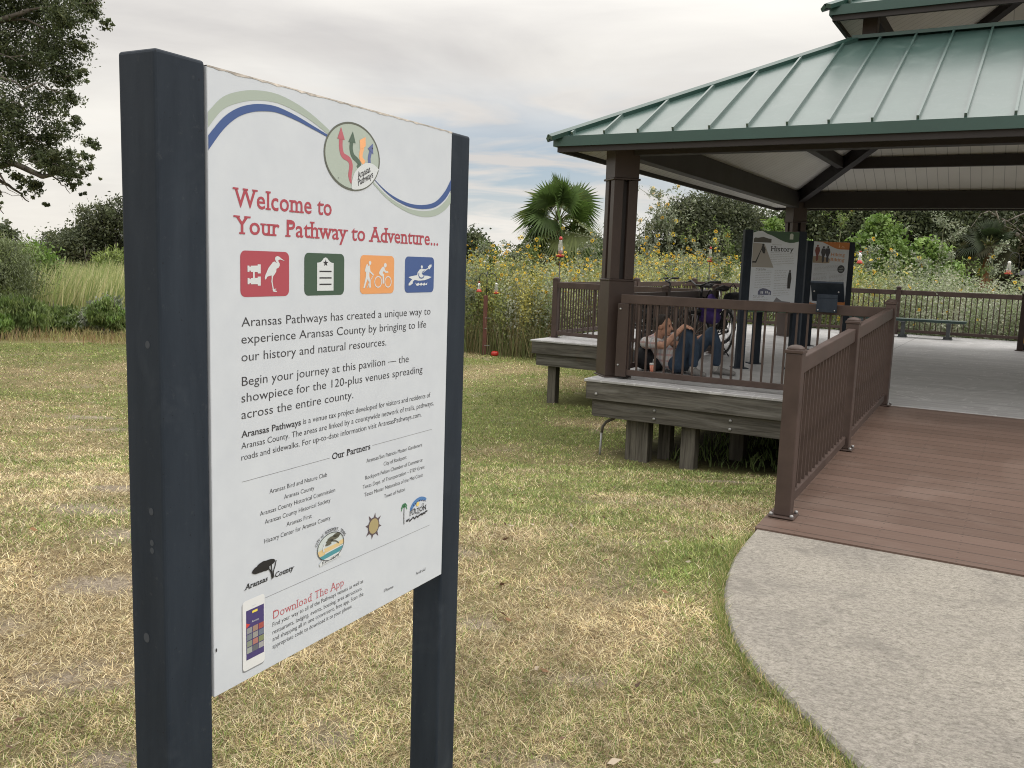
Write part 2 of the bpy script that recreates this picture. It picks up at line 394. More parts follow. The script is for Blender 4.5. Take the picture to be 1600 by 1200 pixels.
def m_roof():
    t = NT('green_roof_metal'); p = t.pc(); n = t.noise(p, 0.9, 4, 0.5, 0.3); f = t.noise(t.map(p, (1, 1, 1)), 2.2, 3)
    base = t.mix(t.rng(n, 0.3, 0.7), (0.037, 0.078, 0.069), (0.048, 0.092, 0.082))
    d = t.noise(t.map(p, (1, 1, 1)), 30, 4, 0.6); base = t.mix(t.rng(d, 0.6, 0.8, 0, 0.25), base, (0.2, 0.25, 0.235))
    e = t.noise(p, 2.6, 6, 0.65, 0.8); base = t.mix(t.rng(e, 0.5, 0.75, 0, 0.3), base, (0.16, 0.215, 0.20))
    return t.bsdf(base, t.math('ADD', t.rng(e, 0.3, 0.7, 0.30, 0.40), 0), 0.1, t.bump(f, 0.10, 0.02), 0.8, 0.35, **{'Coat Roughness': 0.22, 'Coat IOR': 1.6})
def m_ceiling():
    t = NT('white_ceiling_boards'); p = t.pc(); x, y, z = t.xyz(p)
    def lines(q):
        fr = t.math('FRACT', t.math('MULTIPLY', q, 1 / 0.17)); return t.math('LESS_THAN', t.math('ABSOLUTE', t.math('SUBTRACT', fr, 0.5)), 0.03)
    ax = t.math('ABSOLUTE', t.math('SUBTRACT', x, 0.13)); ay = t.math('ABSOLUTE', t.math('SUBTRACT', y, 13.49))
    sel = t.math('GREATER_THAN', ax, ay)
    l = t.mix(sel, lines(x), lines(y))
    n = t.noise(p, 1.5, 4)
    base = t.mix(t.rng(n, 0.3, 0.7), (0.62, 0.61, 0.58), (0.70, 0.69, 0.66)); base = t.mix(t.math('MULTIPLY', l, 0.6), base, (0.2, 0.2, 0.2))
    return t.bsdf(base, 0.6)

def m_navy():
    t = NT('navy_painted_steel'); p = t.pc(); n = t.noise(t.map(p, (5, 5, .7)), 2.2, 6, 0.65, 0.4); k = t.noise(t.map(p, (1, 1, .6)), 6, 5, 0.65, 1.0); f = t.noise(p, 60, 4, 0.7)
    c = t.mix(t.rng(n, 0.3, 0.72), (0.011, 0.017, 0.027), (0.025, 0.034, 0.048)); c = t.mix(t.rng(k, 0.55, 0.75, 0, 0.5), c, (0.042, 0.051, 0.064)); c = t.mix(t.rng(f, 0.62, 0.8, 0, 0.35), c, (0.08, 0.085, 0.09))
    c = t.mix(t.rng(t.noise(p, 140, 1), 0.76, 0.8, 0, 0.6), c, (0.006, 0.007, 0.01))
    return t.bsdf(c, t.rng(k, 0.3, 0.7, 0.5, 0.68), 0, t.bump(f, 0.06, 0.003), 0.22)
MT = {
 'navy': m_navy(),
 'panel': M('white_sign_face', (0.535, 0.575, 0.635), 0.38, 0, 0.015, 12, col2=(0.565, 0.605, 0.66)),
 'panel_edge': M('chipped_panel_edge', (0.50, 0.46, 0.42), 0.8, 0, 0.4, 40),
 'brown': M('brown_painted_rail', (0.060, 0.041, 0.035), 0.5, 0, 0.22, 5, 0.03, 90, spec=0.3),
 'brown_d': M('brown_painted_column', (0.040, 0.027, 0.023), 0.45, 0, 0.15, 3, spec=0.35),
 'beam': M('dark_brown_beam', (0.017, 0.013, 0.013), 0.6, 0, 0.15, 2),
 'fascia': M('dark_green_trim', (0.022, 0.062, 0.052), 0.35, 0, 0.1, 3, spec=0.6),
 'roof': m_roof(), 'ceil': m_ceiling(), 'wood': m_wood(), 'woodpost': m_woodpost(), 'deck': m_deck(), 'ramp': m_ramp(),
 'deck_edge': M('pale_deck_edge', (0.46, 0.47, 0.48), 0.6, 0, 0.1, 8),
 'concrete': m_concrete(), 'ground': m_ground(), 'leaf': m_leaf(), 'grass': m_leaf('grass_blades', 0.22, 0.6),
 'bark': M('grey_bark', (0.10, 0.088, 0.075), 0.9, 0, 0.4, 6, 0.8, 25),
 'barkpalm': M('fibrous_palm_bark', (0.20, 0.105, 0.055), 0.9, 0, 0.45, 14, 0.8, 60, stretch=(1, 1, 0.3)),
 'steel': M('bare_steel', (0.55, 0.55, 0.56), 0.3, 0.9, 0.1, 10),
 'galv': M('galvanised_conduit', (0.32, 0.32, 0.32), 0.5, 0.5, 0.2, 12),
 'black': M('black_rubber', (0.012, 0.012, 0.013), 0.6, 0, 0.2, 10),
 'blackm': M('black_metal', (0.015, 0.015, 0.016), 0.4, 0.2, 0.2, 10),
 'blackc': M('black_cloth', (0.010, 0.011, 0.014), 0.9, 0, 0.3, 8, 0.5, 60),
 'purple': M('purple_cloth', (0.055, 0.028, 0.16), 0.85, 0, 0.3, 9, 0.5, 60),
 'white': M('white_plastic', (0.75, 0.75, 0.73), 0.4, 0, 0.05, 5),
 'redp': M('red_plastic', (0.42, 0.028, 0.02), 0.3, 0, 0.15, 6),
 'yellowp': M('yellow_plastic', (0.75, 0.42, 0.03), 0.4, 0, 0.1, 6),
 'orange_cup': M('orange_drink_cup', (0.80, 0.30, 0.20), 0.4, 0, 0.08, 30),
 'skin': M('skin', (0.47, 0.26, 0.18), 0.55, 0, 0.10, 18, spec=0.35),
 'hair': M('brown_hair', (0.022, 0.015, 0.011), 0.7, 0, 0.4, 60, 0.8, 120),
 'jeans': M('blue_jeans', (0.022, 0.042, 0.074), 0.85, 0, 0.25, 9, 0.5, 120),
 'shoe': M('grey_shoe', (0.16, 0.155, 0.15), 0.7, 0, 0.25, 25),
 'sock': M('grey_sock', (0.36, 0.35, 0.33), 0.9, 0, 0.2, 25),
 'glass': None, 'syrup': M('red_syrup', (0.45, 0.04, 0.03), 0.2, 0, 0.1, 5),
}
def m_shirt():
    t = NT('plaid_shirt'); p = t.pc(); x, y, z = t.xyz(p)
    def st(q, f, w, ph): return t.math('LESS_THAN', t.math('ABSOLUTE', t.math('SUBTRACT', t.math('FRACT', t.math('ADD', t.math('MULTIPLY', q, f), ph)), 0.5)), w)
    b = t.mix(t.math('MULTIPLY', st(z, 14, 0.17, 0), 0.55), (0.58, 0.56, 0.55), (0.42, 0.16, 0.15)); b = t.mix(t.math('MULTIPLY', st(x, 14, 0.15, 0.3), 0.5), b, (0.30, 0.34, 0.40))
    b = t.mix(t.math('MULTIPLY', st(x, 14, 0.05, 0.8), 0.6), b, (0.5, 0.3, 0.25))
    return t.bsdf(b, 0.9, 0, t.bump(t.noise(p, 20, 4), 0.4, 0.01))
MT['shirt'] = m_shirt()
def m_glass():
    t = NT('clear_feeder_glass'); return t.bsdf((0.80, 0.83, 0.83), 0.08, 0, None, 0.5, **{'Transmission Weight': 0.8})
MT['glass'] = m_glass()
INK = {}
def ink(name, col, rough=0.5):
    if name not in INK:
        t = NT('ink_' + name); INK[name] = t.bsdf(col, rough)
    return INK[name]
RED = ink('red', (0.36, 0.062, 0.085)); GREEN = ink('green', (0.045, 0.085, 0.058)); ORANGE = ink('orange', (0.68, 0.31, 0.12)); BLUE = ink('blue', (0.048, 0.092, 0.25))
SAGE = ink('sage', (0.38, 0.44, 0.395)); SAGE2 = ink('pale_sage', (0.35, 0.41, 0.365)); DKGREY = ink('charcoal', (0.028, 0.028, 0.034)); GREY = ink('grey', (0.16, 0.16, 0.17)); WHITE = ink('white', (0.58, 0.615, 0.64)); TXT = ink('text', (0.045, 0.045, 0.052))

# ------------------------------------------------------------------ the setting: ground, concrete, ramp, deck, pavilion
PAD = [(1.485, 5.033), (1.309, 4.713), (1.178, 4.432), (1.086, 4.185), (1.019, 3.963), (0.967, 3.728), (0.935, 3.486), (0.934, 3.303), (0.952, 3.13), (0.995, 2.931), (1.046, 2.679), (1.10, 2.45), (1.25, 1.9), (1.45, 1.2), (1.75, 0.2), (2.2, -1.2), (5.6, -1.2), (5.4, 1.2), (W(1.85, 5.0).x, W(1.85, 5.0).y)]
SANDY = [(-5.6, 11.4, .55, .2), (-5.05, 10.5, .5, .2), (-2.75, 6.2, .35, .18), (-2.55, 5.35, .4, .22), (-2.0, 4.75, .35, .2), (-1.9, 4.0, .3, .16), (-.1, 3.7, .16, .1), (-.55, 2.75, .2, .12),
         (.05, 2.6, .22, .1), (-1.55, 3.1, .3, .15), (.7, 6.4, .3, .1), (2.0, 8.2, .5, .12), (-2.3, 3.5, .35, .16), (-.35, 4.6, .25, .1), (-1.2, 2.55, .2, .1), (0.3, 3.2, .18, .06)]
def in_poly(x, y, poly):
    r = np.zeros(x.shape, bool); n = len(poly)
    for i in range(n):
        x0, y0 = poly[i]; x1, y1 = poly[(i + 1) % n]
        c = ((y0 > y) != (y1 > y)) & (x < (x1 - x0) * (y - y0) / ((y1 - y0) + 1e-12) + x0); r ^= c
    return r
def lawn(x, y):
    """how green (0-1) and how bare (0-1) the lawn is"""
    n = fbm(x * 0.8 + 3, y * 0.8, 21, 5); n2 = fbm(x * 2.6, y * 2.6, 33, 4); n3 = fbm(x * .22, y * .22, 51, 3)
    g = sstep(0.36, 0.66, n * 0.5 + n2 * 0.28 + n3 * 0.24)
    far = sstep(6, 12, y)
    g = g * (0.52 + 0.30 * sstep(3.2, 6.5, y)) + 0.22 * far
    for cx, cy, rx, ry, a in ((1.2, 14.6, 2.6, 1.5, .9), (-.3, 12.2, 2.2, .9, .55), (-12, 20.4, 5, 1.0, .75), (-.5, 9.2, 3, .9, .3), (1.9, 7.5, .8, .8, .6), (1.15, 4.6, .5, .5, .7), (.85, 3.3, .22, 1.6, .35), (-2.1, 5.6, .7, .4, .4), (-7.5, 20.5, 4, .8, .55), (2.6, 10.4, 2, 1.2, .6)):
        g = g + a * np.exp(-((x - cx) / rx) ** 2 - ((y - cy) / ry) ** 2)
    for cx, cy, rx, ry, a in ((.9, 12.3, 1.2, .5, .7), (.3, 8.6, 1.4, .4, .45), (-4, 17, 5, 1.3, .25), (-6, 12.5, 3, 1, .2), (-10, 22.2, 6, .55, .9), (0, 2.8, 3.2, 1.3, .22), (-2.5, 4.5, 1.6, 1.2, .15)):
        g = g - a * np.exp(-((x - cx) / rx) ** 2 - ((y - cy) / ry) ** 2)
    s = np.zeros_like(x)
    for cx, cy, rx, ry in SANDY:
        d = ((x - cx) / rx) ** 2 + ((y - cy) / ry) ** 2; s = np.maximum(s, np.exp(-d * d * 1.6) * sstep(.36, .52, fbm(x * 7, y * 7, 44, 3) * .6 + n2 * .5) * .95)
    s = np.maximum(s, sstep(0.70, 0.78, fbm(x * 1.7 + 9, y * 1.7, 77, 4)) * 0.35)
    return np.clip(g, 0, 1), np.clip(s, 0, 1)
STRAW = np.array((0.46, 0.385, 0.235)); OLIVE = np.array((0.215, 0.235, 0.09)); SAND = np.array((0.42, 0.375, 0.315))
def make_ground():
    xs = np.concatenate([np.linspace(-900, -60, 22), np.linspace(-58, -12, 48), np.arange(-11.8, -7, 0.2), np.arange(-7, 4, 0.06), np.arange(4, 14, 0.25), np.linspace(15, 60, 40), np.linspace(70, 900, 20)])
    ys = np.concatenate([np.linspace(-300, -12, 12), np.linspace(-10, 1, 14), np.arange(1.2, 13, 0.06), np.arange(13, 26, 0.15), np.linspace(26.5, 60, 50), np.linspace(65, 1500, 40)])
    X, Y = np.meshgrid(xs, ys); Z = ground_z(X, Y)
    near = (np.abs(X + 1) < 9) & (Y > 0) & (Y < 26)
    Z = Z + near * (fbm(X * 6, Y * 6, 5, 3) - .5) * 0.018
    pad_d = in_poly(X, Y, PAD); Z = np.where(pad_d, np.minimum(Z, -0.03), Z)
    g, s = lawn(X, Y)
    c = STRAW * .80 * (1 - g[..., None]) + OLIVE * .92 * g[..., None]
    c = c * (1 - s[..., None]) + SAND * s[..., None]
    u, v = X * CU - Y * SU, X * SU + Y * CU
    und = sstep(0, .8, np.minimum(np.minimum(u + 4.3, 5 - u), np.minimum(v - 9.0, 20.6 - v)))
    c = c * (1 - und[..., None]) + np.array((.045, .042, .026)) * und[..., None]  # shade under the deck painted into the ground colour
    nx, ny = len(xs), len(ys)
    i = np.arange(nx * ny).reshape(ny, nx)
    F = np.stack([i[:-1, :-1], i[:-1, 1:], i[1:, 1:], i[1:, :-1]], -1).reshape(-1, 4)
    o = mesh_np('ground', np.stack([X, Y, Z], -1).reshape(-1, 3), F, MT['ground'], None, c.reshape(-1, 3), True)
    tag(o, kind='structure')
make_ground()
def make_pad():
    m = MB(); P = PAD; n = len(P); z1 = 0.034
    ins = []
    for i in range(n):                                    # a softly rounded edge
        a = Vector(P[i - 1]); b = Vector(P[i]); c = Vector(P[(i + 1) % n]); t = (c - a).normalized(); ins.append(b + Vector((-t.y, t.x)) * 0.012)
    vs = [(x, y, -0.15) for x, y in P] + [(x, y, z1 - .012) for x, y in P] + [(p.x, p.y, z1) for p in ins]
    fs = [tuple(range(2 * n, 3 * n))] + [(k * n + i, k * n + (i + 1) % n, (k + 1) * n + (i + 1) % n, (k + 1) * n + i) for k in (0, 1) for i in range(n)]
    m.add(vs, fs); o = m.build('concrete_path', MT['concrete']); tag(o, kind='structure')
    bm = bmesh.new(); bm.from_mesh(o.data); bmesh.ops.recalc_face_normals(bm, faces=bm.faces); bm.to_mesh(o.data); bm.free()
make_pad()

RU0, RU1, RV0, RV1, RZ0, RZ1 = -1.24, 1.82, 4.98, 9.185, 0.044, DK
def ramp_z(v): return RZ0 + (RZ1 - RZ0) * (v - RV0) / (RV1 - RV0)
def make_ramp():
    r = pthing('ramp', 'brown composite board ramp leading from the concrete path up to the grey deck', 'ramp', ((RU0 + RU1) / 2, RV0, 0.0))
    m = MB(); m.add([(RU0, RV0, RZ0), (RU1, RV0, RZ0), (RU1, RV1, RZ1), (RU0, RV1, RZ1), (RU0, RV0, RZ0 - .035), (RU1, RV0, RZ0 - .035), (RU1, RV1, RZ1 - .035), (RU0, RV1, RZ1 - .035)],
          [(0, 1, 2, 3), (7, 6, 5, 4), (4, 5, 1, 0), (5, 6, 2, 1), (6, 7, 3, 2), (7, 4, 0, 3)])
    m.build('ramp_boards', MT['ramp'], r)
    for u in (RU0 + .03, RU1 - .03):
        m = MB(); m.bar((u, RV0 + .1, RZ0 - .11), (u, RV1, RZ1 - .14), .04, .14); m.build('stringer', MT['wood'], r)
make_ramp()

DECK = [(-4.2, 8.86), (-1.245, 8.86), (-1.245, 9.19), (1.825, 9.19), (1.825, 8.86), (4.85, 8.86), (4.85, 20.75), (-7.05, 20.75), (-7.05, 12.75), (-4.2, 12.75)]
def make_deck():
    d = pthing('deck', 'raised grey board deck on weathered timber posts under the green roof', 'deck', (0.3, 13.5, -.8))
    m = MB(); m.prism(DECK, DK - .032, DK); m.build('deck_boards', [MT['deck']], d, 0.006)
    def fascia(a, b):
        a = Vector((*a, 0)); b = Vector((*b, 0)); t = (b - a).normalized(); nrm = Vector((t.y, -t.x, 0))
        for (ins, z0, z1, e) in ((.035, DK - .225, DK - .034, .03), (.085, DK - .42, DK - .228, .10)):
            p, q = a - nrm * ins + t * e, b - nrm * ins - t * e
            m = MB(); m.bar(p + Vector((0, 0, (z0 + z1) / 2)), q + Vector((0, 0, (z0 + z1) / 2)), .04, z1 - z0); m.build('fascia_board', MT['wood'], d, .004)
    for a, b in (((-4.2, 8.86), (-1.245, 8.86)), ((1.825, 8.86), (4.85, 8.86)), ((-4.2, 12.75), (-4.2, 8.86)), ((-7.05, 12.75), (-4.24, 12.75)), ((-7.05, 20.75), (-7.05, 12.75)), ((4.85, 20.75), (-7.05, 20.75)), ((4.85, 8.86), (4.85, 20.75)), ((-1.245, 9.19), (1.825, 9.19))):
        fascia(a, b)
    # joists show as a dark underside
    for v in np.arange(9.6, 20.6, 1.2):
        m = MB(); m.bar((-4.1 if v < 12.9 else -6.9, v, DK - .13), (4.75, v, DK - .13), .05, .19); m.build('joist', MT['wood'], d)
    def post(u, v, su, sv):
        p = W(u, v); z = float(ground_z(p.x, p.y)) - .15
        m = MB(); m.box((u - su / 2, v - sv / 2, z), (u + su / 2, v + sv / 2, DK - .235)); m.build('support_post', MT['woodpost'], d, .006)
    post(-3.70, 9.16, .13, .15); post(-3.565, 9.155, .135, .16); post(-3.42, 9.45, .14, .14); post(-3.03, 9.12, .16, .15); post(-2.72, 9.9, .16, .16);
    post(-6.72, 13.0, .15, .15); post(-5.35, 13.05, .15, .15); post(-6.72, 15.6, .15, .15); post(-5.2, 15.6, .15, .15); post(-6.72, 18.2, .15, .15); post(-6.72, 20.4, .15, .15)
    post(2.4, 9.1, .15, .15); post(4.6, 9.1, .15, .15)
    for u in (-3.9, -1.2, 1.6, 4.5):
        for v in (12.2, 15.2, 18.0, 20.4): post(u, v, .15, .15)
    # galvanised bolt heads along the front beam
    for u, z in ((-3.38, -.03), (-3.38, -.12), (-2.55, -.04), (-2.55, -.13), (-4.05, .09), (-1.75, -.05)):
        bolts = MB(); bolts.lathe([(0, 0), (.016, 0), (.016, .012), (0.001, .012)], (u, 8.86 + (.015 if z > 0 else .065), z), 8, Matrix.Rotation(math.pi / 2, 3, 'X'))
        bolts.build('bolt', MT['galv'], d)
make_deck()

PC = (0.13, 13.49); HR = 4.75; EZ = 2.86; SL = 0.525; HT = 2.22; TZ = EZ + (HR - HT) * SL
HU = 2.45; UZ = 4.54; CS = 4.185
def hip_faces(h0, z0, h1, z1):
    a, b = PC
    lo = [(a - h0, b - h0, z0), (a + h0, b - h0, z0), (a + h0, b + h0, z0), (a - h0, b + h0, z0)]
    hi = [(a - h1, b - h1, z1), (a + h1, b - h1, z1), (a + h1, b + h1, z1), (a - h1, b + h1, z1)]
    return lo, hi
def rot4(u, v, k):                                   # quarter turns about the roof centre
    x, y = u - PC[0], v - PC[1]
    for _ in range(k): x, y = -y, x
    return x + PC[0], y + PC[1]
def make_pavilion():
    pv = pthing('pavilion', 'open park pavilion with a two-tier green metal hip roof and brown grooved columns', 'pavilion', (PC[0], PC[1], DK))
    def hiproof(name, h0, z0, h1, z1, nseam):
        m = MB(); lo, hi = hip_faces(h0, z0, h1, z1); lo2, hi2 = hip_faces(h0 - .02, z0 - .05, h1, z1 - .05)
        sl = (z1 - z0) / (h0 - h1)
        for i in range(4):
            j = (i + 1) % 4; m.add([lo[i], lo[j], hi[j], hi[i]], [(0, 1, 2, 3)])
        for k in range(4):                           # standing seams run up the slope
            x = -h0 + 0.20
            while x < h0 - .05:
                yt = -max(h1, abs(x)); 
                if h0 + yt > .12:
                    (ua, va), (ub, vb) = rot4(PC[0] + x, PC[1] - h0 + .004, k), rot4(PC[0] + x, PC[1] + yt + .0, k)
                    zb = z0 + (h0 + yt) * sl
                    m.bar((ua, va, z0 + .019), (ub, vb, zb + .019), .022, .044)
                x += 0.3775
        r = m.build(name, MT['roof'], pv)
        cap = MB(); slp = Vector((PC[0], PC[1], 0))
        for i in range(4):
            a, b = Vector(lo[i]), Vector(hi[i]); o_ = (a - Vector((PC[0], PC[1], a.z))).normalized(); hd_ = (b - a).normalized(); a = a - hd_ * .07
            for e in (lo[i - 1], lo[(i + 1) % 4]):
                t = (Vector(e) - Vector(lo[i])).normalized(); n_ = hd_.cross(t).normalized(); n_ = n_ if n_.z > 0 else -n_
                w_ = n_.cross(hd_); w_ = w_ if w_.dot(t) > 0 else -w_; w_.normalize()
                q = [a + n_ * .045, b + n_ * .045, b + n_ * .042 + w_ * .095, a + n_ * .042 + w_ * .095, b + w_ * .095 - n_ * .004, a + w_ * .095 - n_ * .004, a - n_ * .004]
                cap.add(q, [(0, 1, 2, 3), (3, 2, 4, 5), (0, 3, 5, 6)])
        if h1 > .3:
            for i in range(4):
                a, b = Vector(hi[i]), Vector(hi[(i + 1) % 4]); cap.bar(a + Vector((0, 0, .02)), b + Vector((0, 0, .02)), .14, .04)
        cap.build('ridge_cap', MT['fascia'], r)
        fa = MB(); br = MB()
        for i in range(4):
            a, b = Vector(lo[i]), Vector(lo[(i + 1) % 4]); t = (b - a).normalized()
            fa.bar(a + Vector((0, 0, -.055)) - t * .012, b + Vector((0, 0, -.055)) - t * .012, .024, .105)
            n_ = Vector((t.y, -t.x, 0))
            br.bar(a - n_ * .04 + Vector((0, 0, -.128)) + t * .03, b - n_ * .04 + Vector((0, 0, -.128)) - t * .03, .04, .075)
        fa.build('fascia', MT['fascia'], r); br.build('eave_board', MT['beam'], r)
        return r
    hiproof('lower_roof', HR, EZ, HT, TZ, 24)
    hiproof('upper_roof', HU, UZ, 0.02, UZ + (HU - .02) * SL, 13)
    def ceil(name, h0, z0, h1, z1):
        m = MB(); lo, hi = hip_faces(h0, z0, h1, z1); lo2, hi2 = hip_faces(h0, z0 + .03, h1, z1 + .03)
        for i in range(4):
            j = (i + 1) % 4; m.add([lo[j], lo[i], hi[i], hi[j]], [(0, 1, 2, 3)]); m.add([lo2[i], lo2[j], hi2[j], hi2[i]], [(0, 1, 2, 3)])
        m.build(name, MT['ceil'], pv)
    ceil('ceiling', HR - .05, EZ - .12, HT - .1, EZ - .12 + (HR - .05 - HT + .1) * SL)
    ceil('upper_ceiling', HU - .05, UZ - .12, 0.03, UZ - .12 + (HU - .08) * SL)
    def col(u, v):                                   # the square columns stand with a corner towards the lawn
        R4 = Matrix.Rotation(math.pi / 4, 3, 'Z')
        def bx(m, a, z0, z1, c=(0, 0)): m.cbox(Vector((u, v, (z0 + z1) / 2)) + R4 @ Vector((c[0], c[1], 0)), (2 * a, 2 * a, z1 - z0), R4)
        m = MB(); bx(m, .165, DK, DK + .018); bx(m, .150, DK + .0185, 1.33); bx(m, .156, 1.3305, 1.35)
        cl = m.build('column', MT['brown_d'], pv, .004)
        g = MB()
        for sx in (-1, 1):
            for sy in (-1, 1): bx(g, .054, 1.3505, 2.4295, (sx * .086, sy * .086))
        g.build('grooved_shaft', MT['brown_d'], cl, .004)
        gr = MB(); bx(gr, .078, 1.3505, 2.4295); gr.build('groove', MT['beam'], cl)  # core coloured darker than the column to paint in the recess shade
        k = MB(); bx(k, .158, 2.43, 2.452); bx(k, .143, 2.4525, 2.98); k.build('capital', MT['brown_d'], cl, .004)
    for su in (-1, 1):
        for sv in (-1, 1): col(PC[0] + su * CS, PC[1] + sv * CS)
    zb0, zb1 = 2.70, 3.0
    for k in range(4):
        (a, b), (c, d) = rot4(PC[0] - CS + .16, PC[1] - CS, k), rot4(PC[0] + CS - .16, PC[1] - CS, k)
        m = MB(); m.bar((a, b, (zb0 + zb1) / 2), (c, d, (zb0 + zb1) / 2), .15, zb1 - zb0); m.build('beam', MT['beam'], pv, .004)
        # hip rafter under the ceiling
        (a, b), (c, d) = rot4(PC[0] - CS, PC[1] - CS, k), rot4(PC[0] - HT + .2, PC[1] - HT + .2, k)
        za = EZ - .12 + (HR - .05 - CS) * SL - .13; zc = EZ - .12 + (HR - .05 - HT + .2) * SL - .13
        m = MB(); m.bar((a, b, za), (c, d, zc), .14, .24); m.build('hip_rafter', MT['beam'], pv)
        hp = 3.25; zp = EZ - .12 + (HR - .05 - hp) * SL - .09
        (a, b), (c, d) = rot4(PC[0] - hp + .02, PC[1] - hp, k), rot4(PC[0] + hp - .02, PC[1] - hp, k)
        m = MB(); m.bar((a, b, zp), (c, d, zp), .12, .18); m.build('purlin', MT['beam'], pv)
        (a, b), (c, d) = rot4(PC[0] - HT + .08, PC[1] - HT + .06, k), rot4(PC[0] + HT - .08, PC[1] - HT + .06, k)
        m = MB(); m.bar((a, b, TZ - .13), (c, d, TZ - .13), .1, .2); m.build('curb_beam', MT['beam'], pv)
        for q in (-1, -.0, 1):
            if q == 1: continue
            u_, v_ = rot4(PC[0] + q * 2.06, PC[1] - 2.06, k)
            m = MB(); m.box((u_ - .08, v_ - .08, TZ - .2), (u_ + .08, v_ + .08, UZ + .18)); m.build('cupola_post', MT['brown_d'], pv, .004)
        (a, b), (c, d) = rot4(PC[0] - 1.98, PC[1] - 2.06, k), rot4(PC[0] + 1.98, PC[1] - 2.06, k)
        m = MB(); m.bar((a, b, UZ + .03), (c, d, UZ + .03), .1, .2); m.build('cupola_beam', MT['beam'], pv)
        (a, b) = rot4(PC[0] - 2.06, PC[1] - 2.06, k); 
        m = MB(); m.bar((a, b, UZ - .12 + (HU - 2) * SL - .08), (PC[0], PC[1], UZ - .12 + (HU - .05) * SL - .08), .12, .18); m.build('upper_rafter', MT['beam'], pv)
make_pavilion()

BAL = {}
def railing(label, base, posts, segs, end_style=None, group='brown railings round the deck'):
    """posts: (u, v, z_base); segs: pairs of (u, v, z) with the rail running between them"""
    r = pthing('railing', label, 'railing', base, group)
    for (u, v, z) in posts:
        m = MB(); m.box((u - .075, v - .075, z), (u + .075, v + .075, z + .012)); m.box((u - .047, v - .047, z + .012), (u + .047, v + .047, z + .975))
        p = m.build('post', MT['brown'], r, .006, 2)
        c = MB(); c.box((u - .053, v - .053, z + .975), (u + .053, v + .053, z + .995)); c.lathe([(.053, z + .995), (.047, z + 1.008), (.03, z + 1.019), (.001, z + 1.024)], (u, v, 0), 20); c.build('post_cap', MT['brown'], p, .003)
        if end_style:
            b = MB()
            for a in (-1, 1):
                for e in (-1, 1): b.lathe([(.011, z + .012), (.011, z + .026), (.004, z + .030), (.001, z + .03)], (u + a * .06, v + e * .06, 0), 8)
            b.build('bolt', MT['galv'], p)
    key = 'bal'
    if key not in BAL:
        m = MB(); m.box((-.0095, -.0095, 0), (.0095, .0095, .76)); o = m.build('baluster', MT['brown']); BAL[key] = o.data; bpy.data.objects.remove(o)
    for a, b in segs:
        a, b = Vector(a), Vector(b); L_ = (Vector((b.x, b.y)) - Vector((a.x, a.y))).length
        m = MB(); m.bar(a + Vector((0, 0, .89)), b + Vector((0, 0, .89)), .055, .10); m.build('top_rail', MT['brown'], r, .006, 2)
        m = MB(); m.bar(a + Vector((0, 0, .08)), b + Vector((0, 0, .08)), .042, .062); m.build('bottom_rail', MT['brown'], r, .004)
        n = max(1, round(L_ / .105)); ang = math.atan2(b.y - a.y, b.x - a.x)
        for i in range(1, n):
            p = a.lerp(b, i / n); o = link('baluster', BAL[key], r); o.location = p + Vector((0, 0, .09)) - OFF[r.name]; o.rotation_euler = (0, 0, ang)
    return r
FR = 9.11
railing('brown railing along the front edge of the deck beside the seated person', (-2.5, FR, DK), [], [((-3.90, FR, DK), (-1.17, FR + .06, DK))])
railing('brown railing sloping down the left side of the brown ramp', (-1.15, 7.2, .1),
        [(-1.15, 5.27, ramp_z(5.27)), (-1.15, 7.15, ramp_z(7.15)), (-1.15, 9.17, DK)],
        [((-1.15, 5.32, ramp_z(5.32)), (-1.15, 7.10, ramp_z(7.10))), ((-1.15, 7.20, ramp_z(7.2)), (-1.15, 9.12, DK - .0))], True)
railing('brown railing running back from the front column behind the seated person', (-4.04, 11, DK), [(-4.04, 10.84, DK), (-4.04, 12.92, DK)], [((-4.04, 9.5, DK), (-4.04, 10.79, DK)), ((-4.04, 10.89, DK), (-4.04, 12.87, DK))])
railing('brown railing on the front edge of the deck wing left of the front column', (-5.5, 13.2, DK), [(-6.97, 13.45, DK)], [((-6.92, 13.44, DK), (-4.09, 12.96, DK))])
railing('brown railing on the far left edge of the deck wing, seen nearly end on', (-6.97, 17, DK), [(-6.97, 17.0, DK), (-6.97, 20.58, DK)], [((-6.97, 13.5, DK), (-6.97, 16.95, DK)), ((-6.97, 17.05, DK), (-6.97, 20.53, DK))])
railing('long brown railing across the back of the deck behind the bench', (-2, 20.58, DK), [(-4.7, 20.58, DK), (-2.46, 20.58, DK), (0.55, 20.58, DK), (3.6, 20.58, DK)],
        [((-6.92, 20.58, DK), (-4.75, 20.58, DK)), ((-4.65, 20.58, DK), (-2.51, 20.58, DK)), ((-2.41, 20.58, DK), (0.5, 20.58, DK)), ((.6, 20.58, DK), (3.55, 20.58, DK))])
railing('dark brown railing with its end post standing forward on the right of the deck', (1, 18, DK), [(-.1, 18.03, DK), (2.9, 18.03, DK)], [((-.05, 18.03, DK), (2.85, 18.03, DK))])
# the screwed plate that ties the front rail to the column
br = pthing('rail_bracket', 'brown rail end post fixed against the front column base', 'bracket', (-3.85, FR - .02, DK + .04), None)
m = MB(); m.box((-3.93, FR - .035, DK + .03), (-3.80, FR + .10, DK + .84)); m.build('bracket_post', MT['brown_d'], br, .004)
m = MB(); m.lathe([(.012, 0), (.012, .008), (.001, .01)], (-3.895, FR - .035, DK + .16), 8, Matrix.Rotation(math.pi / 2, 3, 'X')); m.lathe([(.012, 0), (.012, .008), (.001, .01)], (-3.895, FR - .035, DK + .78), 8, Matrix.Rotation(math.pi / 2, 3, 'X')); m.build('screw', MT['galv'], br)

